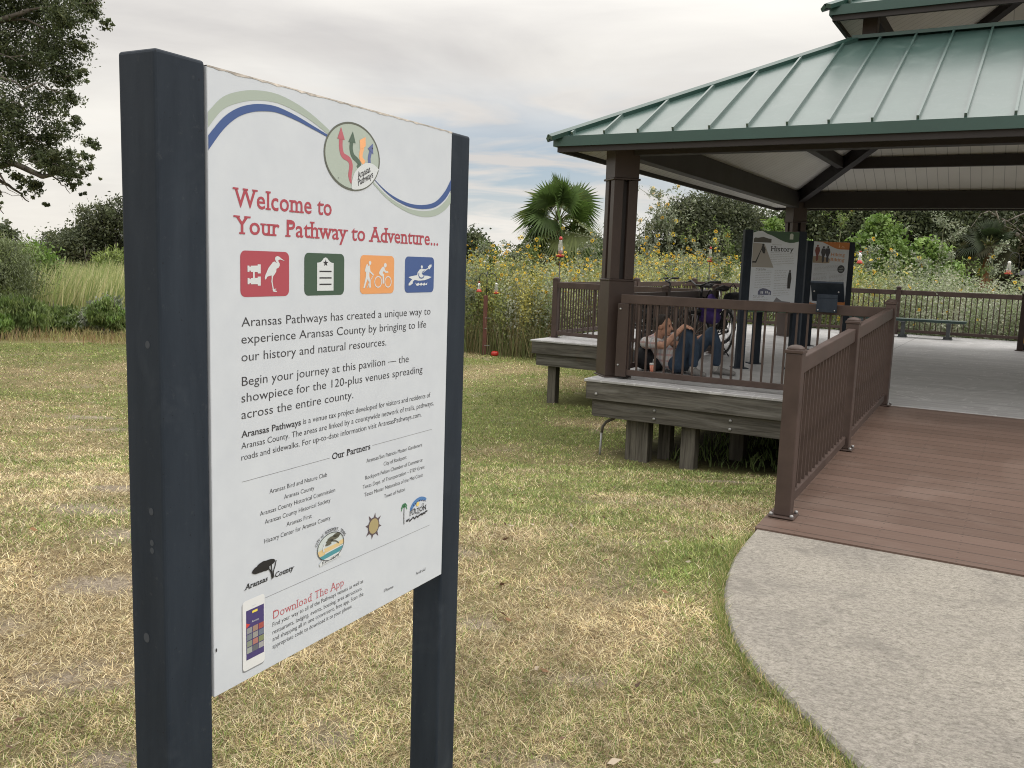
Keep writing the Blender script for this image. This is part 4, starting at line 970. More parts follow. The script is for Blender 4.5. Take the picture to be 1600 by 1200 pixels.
def draw_history(i, fl, pn, L_, H, wave):
    k = L_ / .585
    f = fl(); f.band([(0, .001)] + [(L_ * t / 10, .001) for t in range(1, 11)], [(L_ * t / 10, max(.002, .085 + .055 * math.sin((t / 10 - .52) * 5.2) - (.035 if t < 3 else 0))) for t in range(11)]); f.build('green_wave', wave, pn)
    f = fl(); f.band([(L_ * t / 10, H - .075 + .03 * math.sin(t / 10 * 5)) for t in range(11)], [(L_ * t / 10, H - .001) for t in range(11)]); f.build('lower_wave', wave, pn)
    if i: 
        f = fl(); lines(f, .05, L_ - .05, .2, 26, .026, seed=i); f.build('text_lines', GREY, pn); return
    f = fl(.0005); f.poly([(.005, .15), (.15 * k, .16), (.285 * k, .455), (.005, .455)]); ph = f.build('pier_photo', ink('old_photo', (.30, .285, .26)), pn)
    f = fl(.0008); f.poly([(.01, .10), (.03, .085), (.06, .09), (.13 * k, .075), (.20 * k, .095), (.235 * k, .098), (.235 * k, .145), (.01, .145)]); f.build('pavilion_photo', ink('photo_dark', (.07, .068, .06)), ph)
    f = fl(.0009); f.poly([(.12, .19), (.15, .19), (.17, .23), (.165, .28), (.14, .28), (.115, .23)]); f.ell(.136, .175, .014, .016); f.poly([(.01, .38), (.05, .38), (.12, .21), (.128, .21), (.06, .40), (.01, .40)]); f.build('photo_figure', ink('photo_black', (.02, .02, .022)), ph)
    f = fl(); f.text('Welcome to', .245 * k, .172, .37 * k, size=.02); f.build('subheading', ink('lines', (.25, .25, .26)), pn)
    for q in ((.235 * k, .54 * k, .265, 8, 2), (.06, .265 * k, .495, 11, 3), (.305 * k, .46 * k, .485, 7, 4), (.305 * k, .51 * k, .65, 8, 5), (.05, .24 * k, .835, 3, 6)): f = fl(); lines(f, *q[:4], .0215, seed=q[4]); f.build('text_lines', ink('lines', (.25, .25, .26)), pn)
    f = fl(); f.text('History', .232 * k, .248, .53 * k, slab=True, offset=.014, size=.088, space=1.05); f.build('heading', DKGREY, pn); f = fl(); f.text('Along the Bay', .06, .482, .19 * k, size=.019, offset=.01); f.build('subheading', DKGREY, pn); f = fl(); f.text('Port of Call', .05, .822, .19 * k, size=.019, offset=.01); f.build('subheading', DKGREY, pn)
    f = fl(.0006); f.ell(.50 * k, .49, .012, .014); f.poly([(.485 * k, .505), (.515 * k, .505), (.525 * k, .58), (.515 * k, .71), (.48 * k, .71), (.475 * k, .58)]); f.build('standing_figure', ink('figure_black', (.018, .018, .02)), pn)
    f = fl(.0006); f.poly([(.11, .76), (.13, .73), (.17, .715), (.21, .72), (.25, .735), (.28, .75), (.28, .80), (.11, .80)]); f.build('house_picture', ink('house_blue', (.10, .11, .18)), pn)
    for x, y in ((.145, .755), (.165, .755), (.205, .75), (.225, .75), (.25, .765)): f = fl(.0009); f.rect(x, y, x + .012, y + .03); f.build('house_window', WHITE, pn)
    f = fl(.0006); f.poly([(.31 * k, H - .13), (.35 * k, H - .195), (.42 * k, H - .15), (.53 * k, H - .14), (.53 * k, H - .1), (.31 * k, H - .1)]); f.build('gable_picture', ink('gable_grey', (.17, .17, .19)), pn)
    f = fl(.0009); f.poly([(.465 * k, .035), (.48 * k, .022), (.495 * k, .022), (.51 * k, .035), (.51 * k, .095), (.465 * k, .095)]); f.build('marker_icon', ink('pale_icon', (.45, .5, .45)), pn)
def draw_hiking(i, fl, pn, L_, H, wave):
    k = L_ / .585
    f = fl(); f.band([(L_ * t / 10, .001) for t in range(11)], [(L_ * t / 10, max(.002, .115 * float(sstep(.12, .75, t / 10)))) for t in range(11)]); f.build('orange_wave', wave, pn)
    f = fl(); f.band([(L_ * t / 10, H - .045 + .03 * math.sin(t / 10 * 5)) for t in range(11)], [(L_ * t / 10, H - .001) for t in range(11)]); f.build('lower_wave', wave, pn)
    if i:
        f = fl(); lines(f, .05, L_ - .05, .2, 26, .026, seed=i); f.build('text_lines', GREY, pn); return
    f = fl(.0005); f.poly([(.0, .24), (.10, .22), (.28 * k, .27), (.275 * k, .335), (.22, .345), (.0, .34)]); f.build('path_photo', ink('path_brown', (.30, .24, .17)), pn)
    for x, y, c in ((.065, .06, (.20, .06, .05)), (.165, .08, (.05, .052, .058)), (.235, .075, (.045, .047, .06))):
        f = fl(.0008); f.ell(x * k, y + .01, .016, .018); f.poly([((x - .04) * k, y + .09), ((x - .03) * k, y + .03), ((x + .03) * k, y + .03), ((x + .042) * k, y + .09), ((x + .02) * k, y + .16), ((x - .02) * k, y + .16)]); f.ell(x * k, y + .20, .022, .055); f.build('cyclist_picture', ink('cyclist_%d' % int(x * 1000), c), pn)
    f = fl(); f.text('Hiking', .285 * k, .225, .525 * k, slab=True, offset=.004, size=.075, space=1.05); f.build('heading', ink('heading_orange', (.50, .22, .07)), pn); f = fl(); f.text('Biking', .285 * k, .305, .525 * k, slab=True, offset=.004, size=.075, space=1.05); f.build('heading', ink('heading_orange', (.50, .22, .07)), pn)
    
    for q in ((.04, .42 * k, .37, 6, 8), (.03, .25 * k, .51, 22, 9), (.29 * k, .53 * k, .51, 18, 10)): f = fl(); lines(f, *q[:4], .02, seed=q[4]); f.build('text_lines', ink('lines', (.25, .25, .26)), pn)
    f = fl(.0006); f.ell(.475 * k, .43, .062, .065); f.build('round_photo', ink('round_photo', (.035, .04, .045)), pn)
    f = fl(.0009); f.ell(.475 * k, .455, .04, .012); f.poly([(.43 * k, .42), (.47 * k, .41), (.50 * k, .40), (.52 * k, .415), (.47 * k, .425)]); f.build('round_photo_light', ink('photo_mid', (.2, .22, .22)), pn)
    f = fl(.0009); f.stroke([(.42 * k, .06), (.415 * k, .09)], .012); f.ell(.42 * k, .045, .007, .008); f.ring(.465 * k, .082, .012, .012, .003); f.ring(.495 * k, .082, .012, .012, .003); f.stroke([(.47 * k, .06), (.485 * k, .075)], .01); f.build('trail_icon', ink('pale_orange', (.75, .5, .28)), pn)
ZK = 2.0
kiosk('navy three-sided kiosk with the History panel under a green wave facing the lawn', (2.91, 11.36), (3.60, 11.41), (3.27, 11.97), ink('kiosk_green', (.035, .085, .045)), 1.995, .975, draw_history)
kiosk('navy three-sided kiosk with the orange Hiking Biking panel behind the History one', (4.72, 14.52), (5.42, 14.61), (5.02, 15.20), ink('kiosk_orange', (.48, .17, .04)), 1.995, .975, draw_hiking)

# ------------------------------------------------------------------ small reading panel on the front rail
def rail_panel():
    r = pthing('reading_panel', 'small tilted navy reading panel bolted to the front rail, seen from behind', 'sign', (-1.72, FR - .03, 1.14))
    m = MB(); m.box((-1.82, FR - .05, 1.115), (-1.625, FR - .030, 1.25)); m.box((-1.82, FR - .05, 1.2505), (-1.625, FR - .034, 1.29)); m.build('mounting_plate', MT['navy'], r, .003)
    m = MB(); rm = Matrix.Rotation(math.radians(-52), 3, 'X'); m.cbox((-1.745, FR + .07, 1.315), (.31, .24, .022), rm); pn = m.build('tilted_panel', MT['navy'], r, .003)
    m = MB(); m.cbox(Vector((-1.745, FR + .07, 1.315)) + rm @ Vector((0, 0, .013)), (.29, .22, .003), rm); m.build('panel_face', MT['panel'], pn)
    m = MB()
    for x in (-1.80, -1.645): m.lathe([(.007, 0), (.007, .006), (.001, .008)], (x, FR - .05, 1.135), 8, Matrix.Rotation(math.pi / 2, 3, 'X'))
    for x in (-1.86, -1.63): m.lathe([(.008, 0), (.008, .006), (.001, .008)], (x, FR + .005, 1.318), 8, Matrix.Rotation(math.pi * .8, 3, 'X'))
    m.build('screw', MT['steel'], r)
rail_panel()
def bench():
    r = pthing('bench', 'long backless dark slat bench on three grey pedestals at the back of the deck', 'bench', (-2.18, 19.75, DK))
    m = MB()
    for v in (19.57, 19.67, 19.77, 19.87): m.box((-3.3, v, .585), (-1.07, v + .085, .635))
    m.build('seat', M('dark_green_bench_slats', (.025, .05, .045), .35, 0, .15, 6), r, .008, 2)
    for u in (-3.02, -2.22, -1.38):
        m = MB(); m.box((u - .035, 19.70, DK + .01), (u + .035, 19.84, .565)); m.box((u - .05, 19.56, .565), (u + .05, 19.98, .584)); m.box((u - .09, 19.66, DK), (u + .09, 19.88, DK + .012)); m.bar((u, 19.77, DK + .012), (u, 19.77, DK + .06), .1, .16); m.build('leg', M('grey_painted_iron', (.09, .10, .105), .5) if u == -3.02 else bpy.data.materials['grey_painted_iron'], r, .004)
bench()

# ------------------------------------------------------------------ the seated person and what lies about on the deck
def blob(name, prims, mat, parent, voxel=.008, it=6, fac=.6):
    bm = bmesh.new()
    def cone(p, r, q, s):
        p, q = Vector(p), Vector(q); d = q - p; L_ = d.length
        if L_ > 1e-6:
            mt = Matrix.Translation((p + q) / 2) @ d.to_track_quat('Z', 'Y').to_matrix().to_4x4()
            bmesh.ops.create_cone(bm, cap_ends=True, segments=14, radius1=r, radius2=s, depth=L_, matrix=mt)
        for c, k in ((p, r), (q, s)): bmesh.ops.create_icosphere(bm, subdivisions=2, radius=k, matrix=Matrix.Translation(c))
    for pr in prims:
        if pr[0] == 'c': cone(*pr[1:])
        else:
            rm = pr[3].to_4x4() if len(pr) > 3 else Matrix.Identity(4)
            bmesh.ops.create_icosphere(bm, subdivisions=3, radius=1, matrix=Matrix.Translation(Vector(pr[1])) @ rm @ Matrix.Diagonal((*pr[2], 1)))
    me = bpy.data.meshes.new(name); bm.to_mesh(me); bm.free()
    o = bpy.data.objects.new(name, me); C.objects.link(o)
    r = o.modifiers.new('r', 'REMESH'); r.mode = 'VOXEL'; r.voxel_size = voxel
    s = o.modifiers.new('s', 'SMOOTH'); s.iterations = it; s.factor = fac
    bpy.context.view_layer.update()
    m2 = bpy.data.meshes.new_from_object(o.evaluated_get(bpy.context.evaluated_depsgraph_get()))
    bpy.data.objects.remove(o); bpy.data.meshes.remove(me)
    m2.name = name; co = np.empty(len(m2.vertices) * 3, np.float32); m2.vertices.foreach_get('co', co)
    a = m2.attributes.new('pc', 'FLOAT_VECTOR', 'POINT'); a.data.foreach_set('vector', co)
    off = np.array(OFF[root_of(parent).name], np.float32); m2.vertices.foreach_set('co', (co.reshape(-1, 3) - off).ravel())
    m2.polygons.foreach_set('use_smooth', np.ones(len(m2.polygons), bool)); m2.materials.clear(); m2.materials.append(mat); m2.update()
    return link(name, m2, parent)
def person():
    H = lambda u, v, h: Vector((u - .07, v, DK + h))
    r = pthing('person', 'person in pale plaid shirt and jeans reclining on the deck, hand on raised knee', 'person', (-3.6, 10.15, DK))
    hd = H(-3.725, 10.17, .545); tilt = Matrix.Rotation(math.radians(-8), 3, 'Y')
    nsh, fsh = H(-3.87, 10.00, .345), H(-3.84, 10.37, .355)
    ne, nw = H(-3.610, 9.900, .335), H(-3.400, 9.965, .575)
    fe, fw_ = H(-3.56, 10.42, .30), H(-3.31, 10.40, .44)
    b = [('e', hd + Vector((-.005, 0, .03)), (.098, .076, .100), tilt), ('e', hd + Vector((.030, 0, -.045)), (.066, .056, .075), tilt), ('e', hd + Vector((.062, 0, -.095)), (.030, .032, .022)),
         ('c', hd + Vector((.088, 0, .012)), .010, hd + Vector((.112, 0, -.028)), .014), ('c', hd + Vector((.082, -.03, .030)), .012, hd + Vector((.082, .03, .030)), .012), ('c', hd + Vector((.084, -.016, -.062)), .010, hd + Vector((.084, .016, -.062)), .010),
         ('e', hd + Vector((-.008, -.078, -.005)), (.020, .010, .032)), ('e', hd + Vector((-.008, .078, -.005)), (.020, .010, .032)),
         ('c', hd + Vector((-.02, 0, -.06)), .058, H(-3.82, 10.18, .375), .062),
         ('c', H(-3.83, 10.18, .34), .085, H(-3.52, 10.17, .13), .09), ('c', nsh, .045, fsh, .045),
         ('c', nsh, .050, ne, .042), ('c', ne, .042, nw, .027), ('c', fsh, .050, fe, .042), ('c', fe, .042, fw_, .027)]
    def hand(wr, d, side, down):
        d = d.normalized(); pal = wr + d * .055; q = [('c', wr, .024, wr + d * .03, .027)]
        q += [('e', wr + d * .055, (.048, .040, .019), d.to_track_quat('X', 'Z').to_matrix())]
        for i, L_ in enumerate((.068, .078, .073, .058)):
            o_ = side * (-.028 + .019 * i); k = wr + d * .092 + o_; a = (d * .75 + down * .5 + o_ * 2).normalized(); c = (d * .25 + down + o_ * 1.2).normalized()
            q += [('c', wr + d * .06 + o_ * .8, .010, k, .0095), ('c', k, .0095, k + a * L_ * .5, .0088), ('c', k + a * L_ * .5, .0088, k + a * L_ * .5 + c * L_ * .55, .0072)]
        t = wr + d * .03 - side * .034; q += [('c', wr + d * .025 - side * .018, .013, t + d * .015, .012), ('c', t + d * .015, .012, t + d * .05 + down * .018 - side * .008, .009)]
        return q
    b += hand(nw, Vector((.85, .15, -.15)), Vector((.1, -1, .1)).normalized() * -1, Vector((.15, 0, -1)))
    b += hand(fw_, Vector((.9, -.1, -.05)), Vector((0, 1, 0)), Vector((.2, 0, -1)))
    body = blob('body', b, MT['skin'], r, .0055, 4, .5)
    e = MB()
    for s in (-1, 1): e.ell(hd + Vector((.083, s * .030, .010)), (.009, .012, .008), 10, 6)
    e.build('eye', M('dark_eye', (.02, .015, .012), .25), body)
    hr = [('e', hd + Vector((-.030, 0, .052)), (.098, .084, .092), tilt), ('c', hd + Vector((.03, -.03, .118)), .030, hd + Vector((.03, .03, .118)), .030), ('e', hd + Vector((-.075, 0, -.01)), (.045, .066, .062)), ('c', hd + Vector((-.01, -.072, .03)), .016, hd + Vector((-.012, -.074, .01)), .011), ('c', hd + Vector((-.01, .072, .03)), .016, hd + Vector((-.012, .074, .01)), .011)]
    blob('hair', hr, MT['hair'], r, .007, 3, .5)
    sh = [('c', H(-3.845, 10.18, .315), .125, H(-3.70, 10.17, .20), .135), ('c', H(-3.70, 10.17, .20), .135, H(-3.56, 10.16, .135), .128), ('c', nsh, .075, fsh, .075), ('c', nsh, .078, H(-3.73, 9.94, .345), .064), ('c', fsh, .078, H(-3.68, 10.41, .40), .064), ('c', H(-3.845, 10.18, .37), .072, H(-3.80, 10.18, .40), .066)]
    blob('shirt', sh, MT['shirt'], r, .009, 3, .5)
    nk, fk = H(-3.36, 10.03, .52), H(-3.18, 10.33, .505); nh, fh = H(-3.47, 10.06, .115), H(-3.44, 10.28, .115); na, fa_ = H(-3.28, 10.03, .14), H(-3.11, 10.35, .14)
    je = [('c', H(-3.49, 10.05, .115), .108, H(-3.49, 10.29, .115), .108), ('c', nh, .098, nk, .066), ('c', nk, .066, H(-3.285, 10.03, .34), .064), ('c', H(-3.285, 10.03, .34), .064, na, .056), ('c', fh, .098, fk, .066), ('c', fk, .066, H(-3.11, 10.34, .34), .064), ('c', H(-3.11, 10.34, .34), .064, fa_, .056)]
    blob('jeans', je, MT['jeans'], r, .009, 3, .5)
    so = [('c', na + Vector((0, 0, .02)), .042, H(-3.285, 10.03, .06), .040), ('c', fa_ + Vector((0, 0, .02)), .042, H(-3.115, 10.35, .06), .040)]
    blob('sock', so, MT['sock'], r, .007, 3, .5)
    for (hx, hy), (tx, ty) in (((-3.31, 10.05), (-3.12, 9.955)), ((-3.13, 10.36), (-2.90, 10.375))):
        blob('shoe', [('c', H(hx, hy, .045), .042, H((hx + tx) / 2, (hy + ty) / 2, .042), .042), ('c', H((hx + tx) / 2, (hy + ty) / 2, .040), .042, H(tx, ty, .030), .030), ('c', H(hx, hy, .065), .036, H(hx * .7 + tx * .3, hy * .7 + ty * .3, .07), .034)], MT['shoe'], r, .007, 3, .5)
person()
def backpack():
    r = pthing('backpack', 'black backpack propped behind the reclining person', 'backpack', (-4.0, 10.2, DK)); H = lambda u, v, h: Vector((u, v, DK + h))
    blob('bag', [('c', H(-3.99, 10.1, .16), .155, H(-3.99, 10.35, .16), .155), ('c', H(-4.02, 10.12, .25), .085, H(-4.02, 10.33, .25), .085), ('c', H(-3.86, 10.1, .1), .1, H(-3.86, 10.34, .1), .1)], MT['blackc'], r, .012, 4)
    m = MB(); m.tube([H(-3.99, 10.15, .31), H(-4.0, 10.22, .36), H(-3.99, 10.29, .31)], .010, 6); m.build('handle', MT['blackm'], r)
backpack()
def cup():
    r = pthing('drink_cup', 'orange paper drink cup with white lid and straw beside the person', 'cup', (-3.765, 9.80, DK)); z = DK
    m = MB(); m.lathe([(.026, z), (.036, z + .115), (.034, z + .115)], (-3.765, 9.80, 0), 20); m.build('cup_body', MT['orange_cup'], r)
    m = MB(); m.lathe([(.038, z + .112), (.038, z + .122), (.034, z + .130), (.001, z + .132)], (-3.765, 9.80, 0), 20); m.build('lid', MT['white'], r)
    m = MB(); m.tube([(-3.765, 9.80, z + .10), (-3.760, 9.80, z + .17), (-3.745, 9.80, z + .185)], .0035, 6); m.build('straw', MT['white'], r)
cup()

def bicycle(label, base, head, steer, saddle_white=False):
    r = thing('bicycle', label, 'bicycle', W(*base), head - PA, 'bicycles parked on the deck')
    RX = Matrix.Rotation(math.pi / 2, 3, 'X')
    def wheel(cx, st, nm):
        c = Vector((cx, 0, .335)); rz = Matrix.Rotation(st, 3, 'Z')
        if st: c = Vector((.44, 0, .335)) + rz @ Vector((cx - .44, 0, 0))
        m = MB(); m.torus(c, .310, .027, 40, 8, rz @ RX); t = m.build(nm, MT['black'], r)
        m = MB(); m.torus(c, .284, .011, 40, 6, rz @ RX); m.build('rim', MT['steel'], t)
        m = MB()
        for i in range(20):
            a = 2 * math.pi * i / 20; d = rz @ Vector((math.cos(a), 0, math.sin(a))); m.tube([c + rz @ Vector((0, .02 * (-1) ** i, 0)), c + d * .28], .0013, 4)
        m.lathe([(.016, -.05), (.024, -.03), (.016, 0), (.024, .03), (.016, .05)], c, 10, rz @ RX); m.build('spokes', MT['steel'], t)
        return c, rz
    cr_, _ = wheel(-.52, 0, 'wheel'); cf, rz = wheel(.52, steer, 'wheel')
    bb = Vector((-.08, 0, .29)); st = Vector((-.24, 0, .80)); ht = Vector((.36, 0, .86)); hb = Vector((.40, 0, .72)); f = MB()
    f.tube([bb, st], .016, 8); f.tube([st + Vector((.01, 0, -.06)), ht], .017, 8); f.tube([bb, hb], .020, 8); f.tube([ht, hb], .020, 8)
    for s in (-1, 1): f.tube([bb + Vector((0, s * .03, 0)), cr_ + Vector((0, s * .055, 0))], .010, 6); f.tube([st + Vector((0, s * .02, -.06)), cr_ + Vector((0, s * .055, 0))], .008, 6)
    f.build('frame', MT['blackm'], r)
    k = MB(); k.tube([hb + Vector((0, 0, -.01)), hb + rz @ Vector((.02, 0, -.05))], .02, 8)
    for s in (-1, 1): k.tube([hb + rz @ Vector((.02, s * .045, -.05)), cf + rz @ Vector((0, s * .055, 0))], .012, 6)
    k.bar(hb + rz @ Vector((.02, -.06, -.05)), hb + rz @ Vector((.02, .06, -.05)), .03, .03); k.build('fork', MT['blackm'], r)
    h = MB(); tp = ht + Vector((-.02, 0, .13)); h.tube([ht, tp], .016, 8); s0 = tp + rz @ Vector((.07, 0, .03)); h.tube([tp, s0], .017, 8)
    h.tube([s0 + rz @ Vector((-.10, -.31, .05)), s0 + rz @ Vector((-.03, -.18, .05)), s0 + rz @ Vector((0, -.06, 0)), s0 + rz @ Vector((0, .06, 0)), s0 + rz @ Vector((-.03, .18, .05)), s0 + rz @ Vector((-.10, .31, .05))], .0125, 8); hbm = h.build('handlebar', MT['blackm'], r)
    for s in (-1, 1):
        g = MB(); g.tube([s0 + rz @ Vector((-.04, s * .20, .05)), s0 + rz @ Vector((-.11, s * .325, .05))], .018, 8); g.tube([s0 + rz @ Vector((.03, s * .17, .04)), s0 + rz @ Vector((.03, s * .28, .02))], .007, 5); g.build('grip', MT['black'], hbm)
    sd_ = MB(); sd_.tube([st, st + Vector((-.045, 0, .15))], .013, 8); sd_.build('seat_post', MT['steel'], r)
    blob('saddle', [('c', (-.40, -.05, .975), .035, (-.40, .05, .975), .035), ('c', (-.38, 0, .975), .05, (-.20, 0, .972), .022), ('c', (-.20, 0, .972), .022, (-.13, 0, .968), .018)], MT['black'], r, .01, 3)
    c = MB(); c.lathe([(.09, -.004), (.09, .004)], bb + Vector((0, -.05, 0)), 24, RX); c.tube([bb + Vector((0, -.06, 0)), bb + Vector((.12, -.07, -.12))], .01, 6); c.tube([bb + Vector((0, .06, 0)), bb + Vector((-.12, .07, .12))], .01, 6)
    c.cbox(bb + Vector((.12, -.12, -.12)), (.09, .09, .02)); c.cbox(bb + Vector((-.12, .12, .12)), (.09, .09, .02)); c.lathe([(.035, -.008), (.035, .008)], cr_ + Vector((0, -.04, 0)), 14, RX)
    c.bar(bb + Vector((0, -.05, .088)), cr_ + Vector((0, -.045, .034)), .006, .01); c.bar(bb + Vector((0, -.05, -.088)), cr_ + Vector((0, -.045, -.034)), .006, .01); c.build('crankset', MT['blackm'], r)
    rk = MB()
    for s in (-1, 1): rk.tube([(-.25, s * .06, .72), (-.80, s * .06, .73)], .006, 6); rk.tube([(-.60, s * .06, .73), cr_ + Vector((0, s * .06, .0))], .006, 6)
    for x in (-.35, -.5, -.65, -.8): rk.tube([(x, -.06, .728), (x, .06, .728)], .006, 6)
    rk.build('rear_rack', MT['blackm'], r)
    fd = MB(); n = 14
    for i in range(n):
        a, b = math.radians(20 + 150 * i / n), math.radians(20 + 150 * (i + 1) / n); p, q = [cr_ + Vector((.36 * math.cos(t), 0, .36 * math.sin(t))) for t in (a, b)]; fd.bar(p, q, .05, .003)
    fd.build('mudguard', MT['white'] if saddle_white else MT['blackm'], r)
    ks = MB(); ks.tube([bb + Vector((-.10, .05, -.02)), bb + Vector((-.18, .20, -.285))], .009, 6); ks.build('kickstand', MT['blackm'], r)
    return r
bicycle('dark bicycle with its front wheel turned, parked on the deck behind the person', (-3.93, 12.40, DK), math.radians(-96.5), math.radians(-24), True)
bicycle('black bicycle standing farther back across the deck wing behind the crates', (-4.95, 14.35, DK), math.radians(176), math.radians(8))
def purple_bag():
    b = (-3.86, 12.08, DK + .66); r = pthing('bag', 'purple cloth bag slung over the bicycle handlebar', 'bag', b); V_ = lambda a, c, e: Vector((b[0] + a, b[1] + c, b[2] + e))
    blob('bag_body', [('c', V_(-.09, 0, .08), .10, V_(.09, .02, .08), .105), ('c', V_(-.07, 0, -.06), .10, V_(.08, 0, -.08), .095), ('c', V_(.02, 0, .2), .05, V_(.04, 0, .12), .08)], MT['purple'], r, .012, 4)
    m = MB(); m.tube([V_(-.06, 0, .17), V_(0, 0, .30), V_(.07, 0, .17)], .012, 6); m.build('strap', MT['blackc'], r)
purple_bag()
def loads():
    def sack(label, b, prims, name='bag', mat='blackc', grp='black bags around the bicycles'):
        r = pthing(name, label, 'bag', b, grp); blob('bag_body', [(q[0], Vector(b) + Vector(q[1]), *([q[2], Vector(b) + Vector(q[3]), q[4]] if q[0] == 'c' else [q[2]])) for q in prims], MT[mat], r, .014, 4)
        m = MB(); m.tube([Vector(b) + Vector(q) for q in ((-.06, 0, .14), (0, 0, .22), (.06, 0, .14))], .010, 6); m.build('strap', MT['blackm'], r)
    sack('black pannier bag hung on the left of the nearer bicycle rack', (-3.93, 12.86, DK + .50), [('c', (0, -.12, -.05), .085, (0, .12, -.05), .085), ('c', (0, -.12, .10), .08, (0, .12, .10), .08)])
    sack('dark bundle strapped on top of the nearer bicycle rack', (-3.80, 12.95, DK + .83), [('c', (0, -.16, 0), .085, (.02, .14, 0), .095)])
    sack('black bag hung from the farther bicycle near the column', (-5.42, 14.25, DK + .55), [('c', (0, 0, -.16), .13, (0, 0, .10), .12)])
    sack('black rucksack standing on the deck between the cart and the railing', (-4.42, 13.55, DK + .001), [('c', (0, 0, .17), .17, (0, 0, .42), .14)])
    sack('dark bundle piled on the black crate nearest the column', (-5.32, 13.72, DK + .60), [('c', (-.1, 0, .08), .13, (.1, 0, .10), .14), ('e', (0, 0, .22), (.15, .12, .10))])
loads()
def cart():
    b = (-5.05, 13.7, DK); r = pthing('hand_cart', 'low black wheeled cart loaded with crates behind the deck railing', 'cart', b)
    m = MB(); m.box((-5.55, 13.5, DK + .24), (-4.55, 13.95, DK + .28)); m.bar((-5.55, 13.72, DK + .26), (-5.95, 13.72, DK + .50), .03, .03); m.build('platform', MT['blackm'], r)
    for u in (-5.3, -4.8):
        for v in (13.46, 13.99):
            m = MB(); m.torus((u, v, DK + .13), .10, .03, 20, 8, Matrix.Rotation(math.pi / 2, 3, 'X')); m.lathe([(.03, -.03), (.09, -.01), (.09, .01), (.03, .03)], (u, v, DK + .13), 12, Matrix.Rotation(math.pi / 2, 3, 'X')); m.build('wheel', MT['black'], r)
    def crate(u, v, z, lab, mat):
        c = pthing('crate', lab, 'crate', (u, v, z), 'crates on the black cart'); s = .19
        m = MB(); m.box((u - s, v - s, z), (u + s, v + s, z + .015))
        for k in (.03, .12, .21, .27):
            for a in (-1, 1): m.box((u - s, v + a * s - .008, z + k), (u + s, v + a * s + .008, z + k + .03)); m.box((u + a * s - .008, v - s + .009, z + k), (u + a * s + .008, v + s - .009, z + k + .03))
        for a in (-1, 1):
            for e in (-1, 1): m.box((u + a * s - .012, v + e * s - .012, z + .016), (u + a * s + .012, v + e * s + .012, z + .303))
        m.build('crate_body', mat, c)
        blob('crate_contents', [('e', (u - .05, v, z + .18), (.12, .14, .12)), ('e', (u + .07, v + .03, z + .16), (.10, .12, .13))], MT['blackc'], c, .02, 3)
    crate(-5.32, 13.72, DK + .282, 'black slatted crate at the left end of the cart', MT['blackm']); crate(-4.83, 13.72, DK + .282, 'black slatted crate at the right end of the cart under the white bucket', MT['blackm'])
    c = pthing('bucket', 'small white bucket sitting on top of a black crate', 'bucket', (-4.70, 13.70, DK + .586)); m = MB(); m.lathe([(.09, DK + .586), (.11, DK + .77), (.115, DK + .775), (.105, DK + .78), (.085, DK + .6)], (-4.70, 13.70, 0), 18); m.build('bucket_body', MT['white'], c)
    m = MB(); m.lathe([(.1015, DK + .66), (.1065, DK + .70)], (-4.70, 13.70, 0), 18); m.build('bucket_band', MT['redp'], c)
cart()

# ------------------------------------------------------------------ bird feeders, lantern, conduit, far pole
def feeder(label, p, h, kind, stake_to=None, hook=None):
    x, y, z = p; r = thing('hummingbird_feeder', label, 'bird feeder', (x, y, z - h / 2), 0, 'hummingbird feeders in the sunflowers', (x, y, z - h / 2)); b = z - h / 2; c = (x, y, 0)
    if kind == 'bell':
        m = MB(); m.lathe([(.018, b + h * .95), (.020, b + h * .80), (.038, b + h * .74), (.026, b + h * .55), (.042, b + h * .3), (.046, b + h * .12)], c, 18); m.build('glass_bottle', MT['glass'], r)
        m = MB(); m.lathe([(.001, b + .01), (.068, b + .015), (.072, b + h * .1), (.05, b + h * .2), (.045, b + h * .3)], c, 18); m.build('base', MT['redp'], r)
        m = MB(); m.lathe([(.028, b + h * .93), (.028, b + h), (.001, b + h * 1.02)], c, 14); m.build('cap', MT['redp'], r)
    else:
        w = h * (.115 if kind == 'tall' else .17)
        m = MB(); m.lathe([(w * .8, b + h * .13), (w, b + h * .2), (w * .95, b + h * .55), (w * .7, b + h * .8), (w * .55, b + h * .86)], c, 18); m.build('glass_bottle', MT['glass'], r)
        m = MB(); m.lathe([(.001, b + h * .15), (w * .72, b + h * .15), (w * .85, b + h * .22), (w * .82, b + h * .34), (.001, b + h * .34)], c, 14); m.build('nectar', MT['syrup'] if kind == 'tall' else MT['orange_cup'], r)
        m = MB(); m.lathe([(.001, b), (w * 1.5, b + h * .02), (w * 1.7, b + h * .07), (w * 1.5, b + h * .12), (w * .8, b + h * .14)], c, 18); m.build('base', MT['redp'], r)
        f = MB()
        for i in range(6):
            a = math.pi * i / 3; f.lathe([(.018, 0), (.012, .012), (.001, .014)], (x + w * 1.5 * math.cos(a), y + w * 1.5 * math.sin(a), b + h * .1), 6)
        f.build('flower_port', MT['yellowp'], r)
        m = MB(); m.lathe([(w * .6, b + h * .84), (w * .75, b + h * .9), (w * .5, b + h), (.001, b + h * 1.02)], c, 14); m.build('cap', MT['redp'] if kind == 'tall' else MT['white'], r)
    return r
